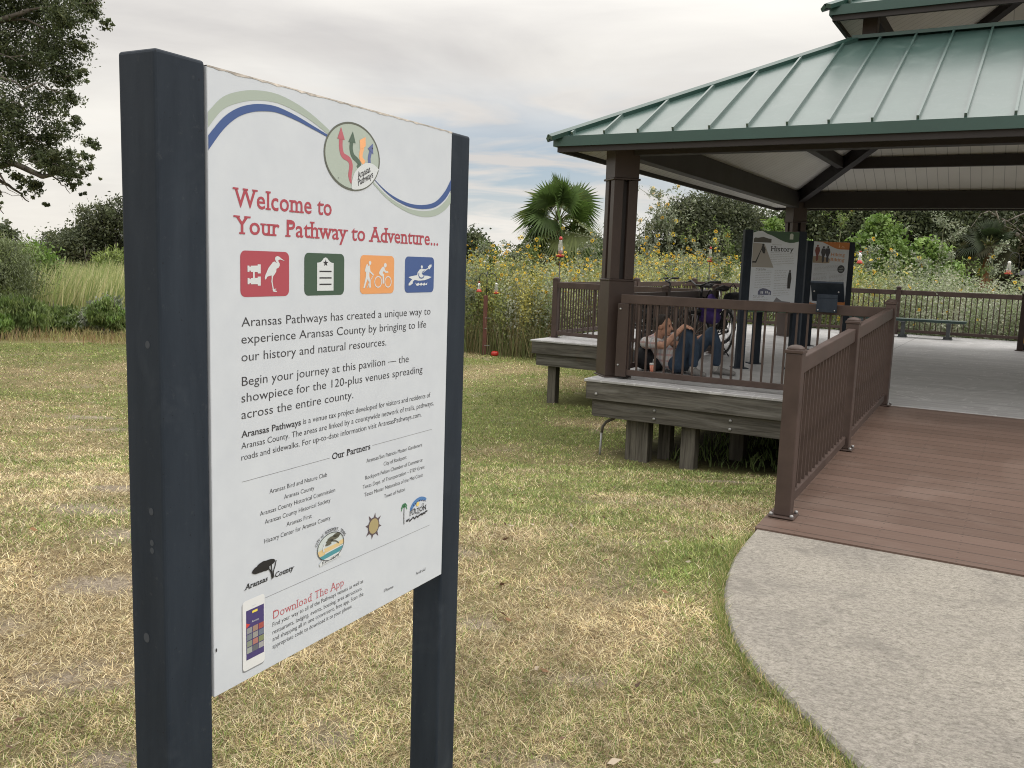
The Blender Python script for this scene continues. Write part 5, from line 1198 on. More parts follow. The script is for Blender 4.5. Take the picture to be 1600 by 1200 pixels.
def stake(label, x, y, ztop, name='feeder_pole', hook=None, group='black feeder poles behind the deck'):
    z0 = float(ground_z(x, y)) - .15; r = thing(name, label, 'pole', (x, y, z0), 0, group, (x, y, z0)); m = MB()
    if hook:
        hx, hz = hook; pts = [(x, y, z0), (x, y, hz + .05)] + [(x + hx / 2 - hx / 2 * math.cos(t), y, hz + .05 + abs(hx) * .5 * math.sin(t)) for t in np.linspace(.2, math.pi, 9)] + [(x + hx, y, hz - .0)]
        m.tube(pts, .007, 6)
    else: m.tube([(x, y, z0), (x, y, ztop)], .009, 6); m.lathe([(.001, ztop - .004), (.035, ztop - .004), (.035, ztop + .004), (.001, ztop + .004)], (x, y, 0), 10)
    m.build('rod', MT['blackm'], r); return r
feeder('tall clear feeder with red cap above the railing in front of the palm', (.775, 15.9, 1.79), .36, 'tall'); stake('thin black pole holding the feeder in front of the palm', .775, 15.9, 1.605)
feeder('white and red feeder among the flowers left of the History panel', (4.66, 21.6, 1.84), .36, 'tall'); stake('thin black pole holding the feeder left of the History panel', 4.66, 21.6, 1.655)
feeder('red bell shaped feeder hanging to the right of the Hiking Biking panel', (7.91, 20.7, 1.87), .30, 'bell'); stake('thin hooked pole holding the red bell feeder', 7.70, 20.7, 2.1, hook=(.21, 2.05))
feeder('white capped jar feeder hanging beside the lantern at the far right', (11.3, 20.6, 1.75), .30, 'jar'); stake('curved pole with the jar feeder at the far right', 11.52, 20.6, 2.0, hook=(-.22, 1.94))
def hook_post():
    x, y = -.72, 22.0; z0 = float(ground_z(x, y)); r = thing('feeder_post', 'reddish wooden post on the lawn edge carrying a black double hook', 'post', (x, y, z0), 0, None, (x, y, z0))
    m = MB(); m.box((x - .05, y - .05, z0 - .2), (x + .05, y + .05, .66)); p = m.build('wooden_post', M('red_brown_post', (.10, .035, .025), .7, 0, .2, 6), r, .006)
    m = MB(); m.tube([(x + .02, y, .5), (x + .02, y, 1.26)], .013, 6)
    for s, w, zz in ((-1, .19, 1.0), (1, .23, .97)):
        m.tube([(x + .02, y, 1.05)] + [(x + .02 + s * w * (.5 - .5 * math.cos(t)), y, 1.05 + .16 * math.sin(t)) for t in np.linspace(.2, math.pi, 9)] + [(x + .02 + s * w, y, zz)], .009, 6)
    m.build('double_hook', MT['blackm'], r)
    m = MB()
    for z, e in ((.06, .16), (-.62, .13), (-.2, .05)): m.bar((x, y - .06, z + .05), (x + e, y - .07, z + .05), .012, .012)
    m.build('perch', MT['galv'], p)
    feeder('small red feeder on the left arm of the double hook', (x - .17, y, .86), .26, 'bell')
    f = feeder('white feeder with red roof on the right arm of the double hook', (x + .25, y, .84), .27, 'jar')
    c = thing('red_lid', 'round red lid lying on the grass at the foot of the feeder post', 'lid', (x + .27, y - .15, z0), 0, None, (x + .27, y - .15, z0)); m = MB(); m.lathe([(.085, z0 + .0), (.10, z0 + .03), (.095, z0 + .09), (.06, z0 + .115), (.001, z0 + .12)], (x + .27, y - .15, 0), 16); m.build('lid_dome', MT['redp'], c)
hook_post()
def lantern():
    x, y, z = 11.85, 20.9, 1.42; r = thing('lantern', 'black hooded garden lantern at the right edge behind the railing', 'lantern', (x, y, float(ground_z(x, y))), 0, None, (x, y, float(ground_z(x, y))))
    m = MB(); m.lathe([(.24, z + .17), (.235, z + .19), (.08, z + .29), (.03, z + .33), (.001, z + .34)], (x, y, 0), 4); m.build('hood', MT['blackm'], r)
    m = MB(); m.lathe([(.07, z - .03), (.10, z + .16)], (x, y, 0), 12); m.build('lamp_glass', M('frosted_glass', (.62, .56, .42), .3), r)
    m = MB(); m.lathe([(.04, float(ground_z(x, y)) - .1), (.035, z - .10), (.09, z - .06), (.09, z - .03)], (x, y, 0), 10); m.build('lamp_post', MT['blackm'], r)
lantern()
def conduit():
    p = W(-4.08, 9.15); z0 = float(ground_z(p.x, p.y)); r = pthing('conduit', 'bent grey conduit rising from the grass to the underside of the deck corner', 'pipe', (-4.08, 9.15, z0))
    m = MB(); m.tube([(-4.10, 9.15, z0 - .1), (-4.085, 9.15, z0 + .27)], .014, 8); m.build('steel_sleeve', MT['galv'], r)
    m = MB(); m.tube([(-4.085, 9.15, z0 + .26), (-4.075, 9.15, z0 + .33), (-4.04, 9.16, z0 + .385), (-3.96, 9.18, z0 + .43), (-3.91, 9.19, z0 + .48), (-3.905, 9.2, z0 + .60)], .017, 8); m.build('flexible_pipe', M('dark_conduit', (.10, .09, .08), .7), r)
conduit()
def far_pole():
    x, y = -29.6, 62.0; r = thing('utility_pole', 'distant pole with a white box on top beyond the reeds', 'pole', (x, y, -.9), 0, None, (x, y, -.9)); m = MB(); m.tube([(x, y, -1), (x, y, 2.6)], .09, 8); m.build('pole_shaft', MT['galv'], r)
    m = MB(); m.box((x - .16, y - .16, 2.0), (x + .16, y + .16, 2.6)); m.build('white_box', MT['white'], r, .02)
far_pole()

def yellow_tub():
    b = (.02, 18.35, DK); r = pthing('tub', 'yellow tub on a black base just showing at the right frame edge', 'tub', b); m = MB(); m.lathe([(.11, DK + .12), (.14, DK + .36), (.15, DK + .365), (.13, DK + .37)], (b[0], b[1], 0), 16); m.build('tub_body', MT['yellowp'], r)
    m = MB(); m.lathe([(.15, DK), (.15, DK + .10), (.11, DK + .12)], (b[0], b[1], 0), 16); m.build('base', MT['blackm'], r)
yellow_tub()

# ------------------------------------------------------------------ vegetation
def unit(v): return v / (np.linalg.norm(v, axis=1, keepdims=True) + 1e-9)
def leaf_quads(Cn, A, B, L_, Wd, fold=0.0):
    """rhombic leaves: centre, long axis, short axis, half lengths"""
    L_ = np.asarray(L_).reshape(-1, 1); Wd = np.asarray(Wd).reshape(-1, 1)
    N_ = np.cross(A, B)
    V = np.stack([Cn - A * L_, Cn + B * Wd + N_ * Wd * fold - A * L_ * .15, Cn + A * L_, Cn - B * Wd + N_ * Wd * fold - A * L_ * .15], 1).reshape(-1, 3)
    return V, np.arange(len(V)).reshape(-1, 4)
def rand_axes(n, rng, up=0.0):
    A = unit(rng.normal(size=(n, 3))); B = rng.normal(size=(n, 3)); B[:, 2] *= (1 - up); B = unit(B - A * np.sum(A * B, 1, keepdims=True)); return A, B
def pick(pal, n, rng, jit=.18):
    pal = np.array(pal); c = pal[rng.integers(0, len(pal), n)]; return c * (1 + rng.normal(size=(n, 1)) * jit).clip(.5, 1.6)
def clumps(lobes, ncl, nleaf, rng, shell=(.55, 1.0), spread=.22, flat=.8):
    r = np.array([l[3] for l in lobes]); w = r ** 2 / (r ** 2).sum(); k = rng.choice(len(lobes), ncl, p=w)
    Lb = np.array(lobes)[k]; d = unit(rng.normal(size=(ncl, 3))); rad = rng.uniform(*shell, ncl) ** .7
    d[:, 2] *= flat
    cc = Lb[:, :3] + d * (rad * Lb[:, 3])[:, None]
    sp = spread * Lb[:, 3] * rng.uniform(.5, 1.3, ncl)
    P = np.repeat(cc, nleaf, 0) + rng.normal(size=(ncl * nleaf, 3)) * np.repeat(sp, nleaf)[:, None] * np.array((1, 1, .7))
    return P, np.repeat(np.arange(ncl), nleaf), cc
DARK = [(.060, .078, .040), (.075, .094, .046), (.05, .064, .034), (.09, .104, .054)]
OAKG = [(.072, .088, .048), (.088, .104, .056), (.058, .071, .038), (.115, .128, .074)]
BRIGHT = [(.15, .235, .065), (.19, .28, .085), (.12, .195, .055), (.23, .32, .11)]
MIDG = [(.105, .155, .048), (.14, .19, .062), (.085, .125, .04), (.175, .22, .08)]
WILLOW = [(.18, .23, .075), (.21, .26, .085), (.14, .19, .06)]
BROWNG = [(.10, .088, .06), (.12, .105, .07), (.075, .072, .045), (.14, .125, .09)]
SILVER = [(.20, .235, .165), (.25, .28, .20), (.15, .185, .11), (.30, .32, .25)]
def limb(m, a, b, r0, r1, rng, wob=.1, n=6):
    a, b = np.array(a, float), np.array(b, float); L_ = np.linalg.norm(b - a); pts = [a + (b - a) * t + rng.normal(size=3) * wob * L_ * math.sin(math.pi * t) * .5 for t in np.linspace(0, 1, n)]
    m.tube(pts, list(np.linspace(r0, r1, n)), 7); return pts
def tree(name, label, base, lobes, ncl, nleaf, lsize, pal, seed, group=None, cat='tree', trunk=.25, zb=None, shell=(.5, 1.0), spread=.22, bark='bark', jit=.2, twigs=0, bare=(), aspect=.5):
    rng = np.random.default_rng(seed); x, y = base; z0 = float(ground_z(x, y)) - .05
    r = thing(name, label, cat, (x, y, z0), 0, group, (x, y, z0))
    lob = [(x + l[0], y + l[1], z0 + l[2], l[3]) for l in lobes]
    m = MB(); top = max(l[2] for l in lob); cz = sum(l[2] for l in lob) / len(lob); fork = z0 + (cz - z0) * .45
    limb(m, (x, y, z0 - .2), (x + rng.normal() * .1, y, fork), trunk * 1.15, trunk * .8, rng, .06)
    for l in lob:
        p = limb(m, (x, y, fork - trunk * .5), (l[0], l[1], l[2]), trunk * .5, trunk * .14, rng, .14)
        for _ in range(3):
            e = np.array(l[:3]) + unit(rng.normal(size=(1, 3)))[0] * l[3] * .7; limb(m, p[3], e, trunk * .2, trunk * .05, rng, .15, 5)
    m.build('trunk', MT[bark], r)
    P, k, cc = clumps(lob, ncl, nleaf, rng, shell, spread)
    A, B = rand_axes(len(P), rng, .3); s = lsize * rng.uniform(.6, 1.35, len(P))
    V, F = leaf_quads(P, A, B, s, s * aspect, .25)
    cl = pick(pal, ncl, rng, jit)[k] * (1 + rng.normal(size=(len(P), 1)) * .12).clip(.6, 1.5)
    mesh_np('crown', V, F, MT['leaf'], r, np.repeat(cl, 4, 0))
    if twigs:
        m = MB()
        for _ in range(twigs):
            l = lob[rng.integers(len(lob))]; a = np.array(l[:3]); e = a + unit(rng.normal(size=(1, 3)))[0] * l[3] * 1.08; limb(m, a, e, trunk * .07, trunk * .015, rng, .2, 6)
        m.build('twigs', MT[bark], r)
    for (a, b, r0, r1) in bare:
        m = MB(); p = limb(m, a, b, r0, r1, rng, .16, 8)
        for q in (2, 4, 5, 6): limb(m, p[q], np.array(p[q]) + unit(rng.normal(size=(1, 3)))[0] * np.linalg.norm(np.array(b) - np.array(a)) * .35, r1 * 1.5, r1 * .4, rng, .2, 5)
        m.build('bare_branch', BAREBARK, r)
    return r
BAREBARK = M('pale_dead_bark', (.21, .19, .165), .9, 0, .3, 6)

# --- the big live oak leaning in from the left
def left_oak():
    Y0 = 15.0; px = Y0 / 1388
    def Q(x, y, dy=0): hz = 404 + .0343 * (x - 800); return ((x - 800) * px * (1 + dy / Y0), Y0 + dy, 1.5 + (hz - y) * px * (1 + dy / Y0))
    bx, by = -13.2, 15.4; z0 = float(ground_z(bx, by)); rng = np.random.default_rng(5)
    r = thing('live_oak', 'big dark live oak whose leafy limbs reach in at the upper left', 'tree', (bx, by, z0), 0, None, (bx, by, z0))
    m = MB(); limb(m, (bx, by, z0 - .2), (bx + .4, by, 2.2), .42, .34, rng, .05)
    ends = []
    def br(p, q, r0, r1, wob=.1, n=7): return limb(m, p, q, r0, r1, rng, wob, n)
    L1 = br((bx + .4, by, 2.1), Q(-60, 235), .22, .09); A1 = br(L1[-1], Q(45, 262), .075, .05); A2 = br(A1[-1], Q(70, 274, -.1), .05, .042, .03, 4); A3 = br(A2[-1], Q(96, 268, -.1), .042, .02, .05, 5)
    br(A3[-1], Q(135, 262), .018, .006); br(A2[-1], Q(88, 236), .02, .006); br(A3[2], Q(112, 300, .1), .014, .004); br(A1[3], Q(14, 285), .03, .012)
    L2 = br((bx + .4, by, 2.0), Q(-40, 262, .2), .16, .06); B1 = br(L2[-1], Q(18, 287, .2), .045, .025); B2 = br(B1[-1], Q(48, 312, .2), .024, .008); br(B1[2], Q(8, 330, .2), .02, .006)
    L3 = br((bx + .3, by, 2.2), Q(-90, 60, .3), .26, .12); C1 = br(L3[-1], Q(60, 30), .10, .03); br(C1[3], Q(130, 55), .03, .008); br(C1[-1], Q(165, 15), .02, .006); D1 = br(L3[-1], Q(20, 130, -.3), .08, .025); br(D1[-1], Q(110, 150), .022, .006); br(D1[3], Q(90, 90), .02, .006)
    L4 = br(L3[3], Q(-30, -130, .5), .16, .05); br(L4[-1], Q(110, -60), .04, .01); br((bx + .3, by, 2.2), (bx - 1.5, by + .5, 7.5), .3, .1); br((bx + .3, by, 2.2), (bx - 3.5, by, 4.5), .25, .08)
    for _ in range(40):
        x, y = rng.uniform(-10, 120), rng.uniform(-20, 300); a = np.array(Q(x, y, rng.normal() * .5)); br(a, a + np.array((rng.uniform(-.1, .4), rng.normal() * .2, rng.uniform(-.25, .1))), .007, .002, .15, 5)
    m.build('trunk', MT['bark'], r)
    spots = [(60, 30, 62), (112, 40, 36), (150, 28, 22), (172, 48, 12), (135, 10, 30), (95, 90, 42), (135, 82, 18), (40, 110, 50), (110, 125, 28), (140, 125, 12), (20, 175, 50), (80, 165, 34), (118, 160, 18), (40, 215, 34), (95, 205, 26), (122, 190, 14), (140, 222, 16), (70, 245, 24), (20, 240, 26), (110, 243, 18), (150, 225, 10), (100, 255, 20), (135, 265, 14), (160, 272, 8), (112, 285, 12), (130, 300, 8), (40, 290, 14), (62, 300, 14), (75, 315, 7), (4, 320, 9), (2, 300, 8), (85, 258, 22), (120, 277, 14), (150, 284, 9), (58, 284, 16), (108, 264, 17), (138, 248, 14), (30, 275, 16), (75, 228, 26), (-30, 60, 90), (-60, 170, 80), (-90, -20, 110), (60, -50, 80), (-20, 260, 30), (130, -40, 50), (-150, 80, 110), (-200, 200, 80)]
    lob = [(*Q(x, y, rng.normal() * .35), s * px * 1.0) for x, y, s in spots]
    lob += [(bx - 1, by + .5, 6.5, 2.2), (bx - 3, by, 4.5, 1.8), (bx + 1, by + 2, 6, 2.0), (bx - .5, by - 1.5, 5.5, 1.8)]
    P, k, cc = clumps(lob[:len(spots)], 3900, 34, rng, (.05, 1.0), .20, .9)
    P2, k2, _ = clumps(lob[len(spots):], 260, 40, rng, (.3, 1.0), .2)
    P = np.concatenate([P, P2]); k = np.concatenate([k, k2 + 3900])
    A, B = rand_axes(len(P), rng); s = rng.uniform(.019, .036, len(P)); s[len(P) - len(P2):] *= 3
    V, F = leaf_quads(P, A, B, s, s * .42, .2); cl = pick([(.066, .088, .04), (.084, .106, .05), (.053, .07, .033), (.105, .122, .058)], 4160, rng, .2)[k]
    mesh_np('crown', V, F, MT['leaf'], r, np.repeat(cl, 4, 0))
left_oak()

def lobes(rng, w, h, n, r, z0=.35, d=None):
    out = []
    for _ in range(n):
        a = rng.uniform(0, 2 * math.pi); q = math.sqrt(rng.uniform(0, 1)); out.append((q * math.cos(a) * w, q * math.sin(a) * (d or w), h * (z0 + (1 - z0 - r / h) * (1 - q ** 2 * .75) * rng.uniform(.75, 1)), r * rng.uniform(.75, 1.2)))
    return out
R5 = np.random.default_rng(77)
G = 'dark oaks beyond the sunflowers'
tree('oak_tree', 'broad dark domed oak rising between the front column and the History kiosk', (10.6, 50), [(0, 0, 5.0, 1.9), (-2.1, 0, 4.0, 1.7), (2.0, .3, 4.4, 1.7), (-3.2, .2, 2.6, 1.5), (3.4, 0, 3.0, 1.6), (0, -.8, 3.2, 2.0), (-1.2, -1, 2.0, 1.7), (1.8, -1, 2.2, 1.7), (.9, .2, 5.5, 1.3), (-1.3, 0, 5.0, 1.3)], 1500, 40, .088, OAKG, 1, G, trunk=.3, twigs=20)
tree('oak_tree', 'dark oak filling the view behind the back column', (16.0, 46), lobes(R5, 3.6, 8.5, 16, 1.8, .15), 1500, 44, .10, DARK, 2, G, trunk=.3, twigs=14)
tree('oak_tree', 'dark oak under the middle of the back beam with pale bare branches', (20.5, 42), lobes(R5, 3.6, 8.5, 17, 1.8, .15), 1500, 44, .095, DARK, 3, G, trunk=.3, twigs=20, bare=[((18.7, 38, 4.6), (23.0, 37.8, 4.1), .06, .018), ((19.0, 38, 5.0), (21.4, 37.5, 3.3), .05, .014), ((21, 38, 3.4), (23.2, 38, 2.6), .08, .03)])
tree('oak_tree', 'grey brown loose tree at the far right under the back beam', (24.4, 37), lobes(R5, 2.8, 8, 12, 1.4, .15), 1200, 34, .075, BROWNG, 4, G, trunk=.22, twigs=40)
tree('oak_tree', 'dark oak closing the view beyond the right frame edge', (30, 42), lobes(R5, 3.6, 9, 11, 1.9, .2), 800, 40, .12, DARK, 5, G, trunk=.3)
tree('oak_tree', 'low dark oak between the back column and the domed oak', (13.6, 56), lobes(R5, 3.2, 7, 9, 1.7, .2), 900, 40, .12, DARK, 6, G, trunk=.3)
for i, (x, y, w, h, lab) in enumerate([(-3.2, 62, 2.6, 4.9, 'low dark tree right of the welcome sign on the horizon'), (.8, 66, 3.0, 4.7, 'low dark tree just left of the palm on the horizon'), (5.2, 64, 3.0, 4.9, 'low dark tree right of the palm seen past the column'), (-8.0, 66, 3.4, 5.0, 'low dark tree hidden mostly behind the welcome sign')]):
    tree('horizon_tree', lab, (x, y), lobes(R5, w, h, 9, 1.2, .15), 300, 26, .14, DARK, 20 + i, 'low trees on the horizon', trunk=.2)
G2 = 'trees beyond the reeds on the left'
tree('oak_tree', 'rounded dark oak rising behind the reeds beside the welcome sign', (-25.0, 58), lobes(R5, 4.3, 6.0, 12, 1.7, .15) + [(-1.9, 0, 4.0, 1.4), (-.5, 0, 4.5, 1.4), (-2.9, 0, 2.6, 1.4), (1, 0, 4.6, 1.4)], 1300, 36, .10, OAKG, 31, G2, trunk=.3)
for i, (x, y, w, h, lab) in enumerate([(-35.5, 74, 3.4, 4.6, 'faraway low tree left of the white box pole'), (-29.5, 78, 3.4, 4.5, 'faraway low tree behind the white box pole'), (-43, 72, 4, 5.2, 'faraway low tree at the left edge of the skyline'), (-19, 66, 3.2, 5, 'faraway tree hidden behind the welcome sign post')]):
    tree('horizon_tree', lab, (x, y), lobes(R5, w, h, 9, 1.2, .15), 260, 26, .16, DARK, 40 + i, G2, trunk=.2)
G3 = 'bright green young trees behind the deck'
tree('young_maple', 'tall bright green young tree behind the Hiking Biking kiosk', (12.0, 29.5), [(-.35, 0, 3.95, .33), (.2, 0, 3.75, .36), (-.55, 0, 3.3, .5), (.05, -.2, 3.1, .6), (.5, 0, 2.8, .5), (-.3, -.3, 2.3, .7), (.4, -.3, 2.1, .7), (0, 0, 1.4, .8), (-.1, 0, 4.15, .22)], 420, 26, .062, BRIGHT, 51, G3, trunk=.07, spread=.3, aspect=.7)
tree('young_maple', 'bright green young tree right of the taller one, rounder and a little lower', (13.2, 29.0), [(-.1, 0, 3.3, .36), (.35, 0, 3.05, .4), (-.5, 0, 2.7, .5), (.7, 0, 2.5, .45), (.1, -.3, 2.2, .7), (.9, 0, 1.9, .5), (-.1, 0, 1.3, .8)], 360, 26, .062, BRIGHT, 52, G3, trunk=.07, spread=.3, aspect=.7)
tree('young_maple', 'small bright green tree just left of the back column', (8.1, 28.5), [(0, 0, 3.75, .3), (-.25, 0, 3.3, .36), (.2, 0, 3.1, .36), (-.1, 0, 2.6, .5), (.2, 0, 2.2, .5), (0, 0, 1.6, .6)], 220, 26, .06, BRIGHT, 53, G3, trunk=.06, spread=.3, aspect=.7)
tree('young_maple', 'small bright green sapling between the back column and the orange kiosk', (9.2, 28.5), [(0, 0, 3.15, .26), (.2, 0, 2.8, .3), (-.1, 0, 2.3, .45), (.1, 0, 1.7, .6)], 150, 26, .06, BRIGHT, 54, G3, trunk=.05, spread=.3, aspect=.7)
# left shrubs
G4 = 'shrubs along the far left edge of the lawn'
def shrub(label, x, y, w, h, ncl, nl, ls, pal, seed, aspect=.3, up=.7, name='shrub', n=9, group=G4):
    rng = np.random.default_rng(seed); z0 = float(ground_z(x, y)); r = thing(name, label, 'shrub', (x, y, z0), 0, group, (x, y, z0))
    m = MB()
    for _ in range(9): limb(m, (x + rng.normal() * .08, y + rng.normal() * .08, z0 - .1), (x + rng.uniform(-1, 1) * w * .6, y + rng.normal() * w * .2, z0 + h * rng.uniform(.5, .9)), .022, .006, rng, .12, 5)
    m.build('stem', MT['bark'], r)
    lob = [(x + a, y + b * .7, z0 + c, d) for a, b, c, d in lobes(rng, w * .75, h, n, h * .26, .18)]
    P, k, cc = clumps(lob, ncl, nl, rng, (.3, 1.0), .22)
    A, B = rand_axes(len(P), rng); A[:, 2] = np.abs(A[:, 2]) + up; A = unit(A); B = unit(B - A * np.sum(A * B, 1, keepdims=True)); s = ls * rng.uniform(.6, 1.4, len(P))
    V, F = leaf_quads(P, A, B, s, s * aspect, .2); cl = pick(pal, ncl, rng, .2)[k] * (1 + rng.normal(size=(len(P), 1)) * .12).clip(.6, 1.4)
    mesh_np('foliage', V, F, MT['leaf'], r, np.repeat(cl, 4, 0)); return r
shrub('tall feathery grey green shrub at the left edge under the oak', -14.6, 25.0, .95, 3.0, 800, 44, .052, [(.16, .19, .10), (.125, .15, .07), (.19, .22, .13)] + MIDG[3:], 61, .2, .4, n=12)
shrub('bright leafy green shrub between the feathery shrub and the reeds', -15.5, 28.5, .8, 2.85, 260, 34, .065, BRIGHT + MIDG, 62, .5, .1, n=10)
shrub('round yellow green willow bush standing behind the reeds', -16.6, 36.0, 1.25, 2.75, 360, 34, .09, WILLOW, 63, .2, .3, n=10)
shrub('dark green upright bush at the left front of the thicket', -12.75, 22.8, .7, 1.15, 380, 36, .065, MIDG, 64, .2, 1.2)
shrub('small yellow green bush at the left frame edge', -12.75, 22.0, .4, .7, 140, 30, .06, BRIGHT, 65, .25, 1.0)
shrub('dark bushy shrub in the middle of the left thicket', -12.6, 24.2, .7, .95, 360, 34, .06, MIDG, 66, .25, .7)
shrub('dull green shrub below the reeds', -11.6, 24.0, .7, .75, 320, 34, .055, MIDG + SILVER[2:3], 67, .3, .5)
shrub('silvery leaved shrub beside the welcome sign post', -10.85, 23.8, .65, 1.15, 330, 32, .055, SILVER, 68, .45, .2)
shrub('fresh green bush in front of the silvery shrub', -10.55, 23.0, .4, 1.15, 220, 32, .06, BRIGHT[:2] + MIDG, 69, .25, 1.0)
shrub('grey green shrub hidden behind the welcome sign', -7.6, 23.6, 1.3, 1.9, 300, 32, .06, SILVER[2:3] + MIDG, 70, .4, .3)
shrub('grey green shrub left of the feeder post behind the sign', -5.0, 23.6, 1.3, 2.0, 300, 32, .06, SILVER[2:3] + MIDG, 71, .4, .3)

def ribbons(P, D, Ht, Wd, bend, rng, seg=2):
    """blades: base, lean direction (unit xy), height, width, bend; 2 quads each, pointed"""
    n = len(P); S_ = np.stack([-D[:, 1], D[:, 0], np.zeros(n)], 1); rt_ = rng.uniform(0, 2 * math.pi, n); S_ = np.stack([np.cos(rt_), np.sin(rt_), np.zeros(n)], 1)
    V = []; Dz = np.stack([D[:, 0], D[:, 1], np.zeros(n)], 1)
    for t, w in ((0, 1.0), (.55, .8), (1.0, .08)):
        c = P + Dz * (bend * t ** 1.6)[:, None] + np.array((0, 0, 1)) * (Ht * t * (1 - .15 * t * bend / np.maximum(Ht, 1e-6)))[:, None]
        V += [c - S_ * (Wd * w * .5)[:, None], c + S_ * (Wd * w * .5)[:, None]]
    V = np.stack(V, 1).reshape(-1, 3); b = np.arange(n)[:, None] * 6
    F = np.concatenate([b + np.array((0, 1, 3, 2)), b + np.array((2, 3, 5, 4))], 0); return V, F
def reeds():
    rng = np.random.default_rng(81); n = 17000
    x = rng.uniform(-20, -5.5, n); y = rng.uniform(25.2, 35, n); keep = (x < -.42 * y + 4.5) | (rng.random(n) < .5); x, y = x[keep], y[keep]; n = len(x)
    z = ground_z(x, y); h = rng.uniform(1.15, 1.95, n) * (.85 + .3 * fbm(x * .5, y * .5, 9)); a = rng.uniform(-.5, .9, n); D = np.stack([np.cos(a), np.sin(a)], 1)
    V, F = ribbons(np.stack([x, y, z], 1), D, h, rng.uniform(.02, .04, n), h * rng.uniform(.05, .4, n), rng)
    c = pick([(.46, .44, .23), (.52, .50, .29), (.28, .34, .13), (.23, .30, .11), (.36, .39, .17)], n, rng, .15); cv = np.repeat(c, 6, 0)
    t = np.tile(np.array((0, 0, .5, .5, 1, 1))[:, None], (n, 1)); cv = cv * (1 - t * .0); o = mesh_np('reeds', V, F, MT['grass'], None, cv); tag(o, 'pale tan and green reeds standing in a dense bed on the left', 'reeds', None, 'stuff')
    n = 5000; x = rng.uniform(-18, -2, n); y = 22.0 + rng.normal(0, .5, n) + .3 * np.sin(x); z = ground_z(x, y); h = rng.uniform(.08, .38, n); a = rng.uniform(0, 6.28, n); D = np.stack([np.cos(a), np.sin(a)], 1)
    V, F = ribbons(np.stack([x, y, z], 1), D, h, rng.uniform(.010, .018, n), h * rng.uniform(.1, .7, n), rng)
    c = pick([(.36, .30, .15), (.27, .17, .10), (.33, .32, .14), (.24, .25, .10), (.30, .25, .13)], n, rng, .15); o = mesh_np('dry_grass', V, F, MT['grass'], None, np.repeat(c, 6, 0)); tag(o, 'strip of dry brown grass along the far edge of the mown lawn', 'dry grass', None, 'stuff')
reeds()

# --- sunflower thicket behind the deck
def flower_np(Pc, Nn, R_, rng):
    """ten petals and a dark disc per flower head"""
    n = len(Pc); t1 = unit(np.cross(Nn, rng.normal(size=(n, 3)))); t2 = np.cross(Nn, t1); V = []; Cc = []
    for i in range(9):
        a = 2 * math.pi * i / 9; d = t1 * math.cos(a) + t2 * math.sin(a); e = np.cross(Nn, d); R1 = R_[:, None]
        V += [Pc + d * R1 * .25, Pc + d * R1 * .62 + e * R1 * .2 + Nn * R1 * .08, Pc + d * R1 * rng.uniform(.9, 1.1, (n, 1)), Pc + d * R1 * .62 - e * R1 * .2 + Nn * R1 * .08]; Cc += [0] * 4
    for q in (0, math.pi / 4):
        for a in (0, 1, 2, 3):
            b = q + a * math.pi / 2; V.append(Pc + Nn * R_[:, None] * (.10 + .02 * (q > 0)) + (t1 * math.cos(b) + t2 * math.sin(b)) * R_[:, None] * .34); Cc.append(1)
    m_ = len(V); V = np.stack(V, 1).reshape(-1, 3); F = np.arange(n * m_).reshape(-1, 4); ye = pick([(.80, .52, .03), (.74, .42, .02), (.82, .60, .06)], n, rng, .08); da = np.tile(np.array((.12, .07, .02)), (n, 1))
    sel = np.array(Cc); col = np.where(sel[None, :, None] == 0, ye[:, None, :], da[:, None, :]).reshape(-1, 3); return V, F, col
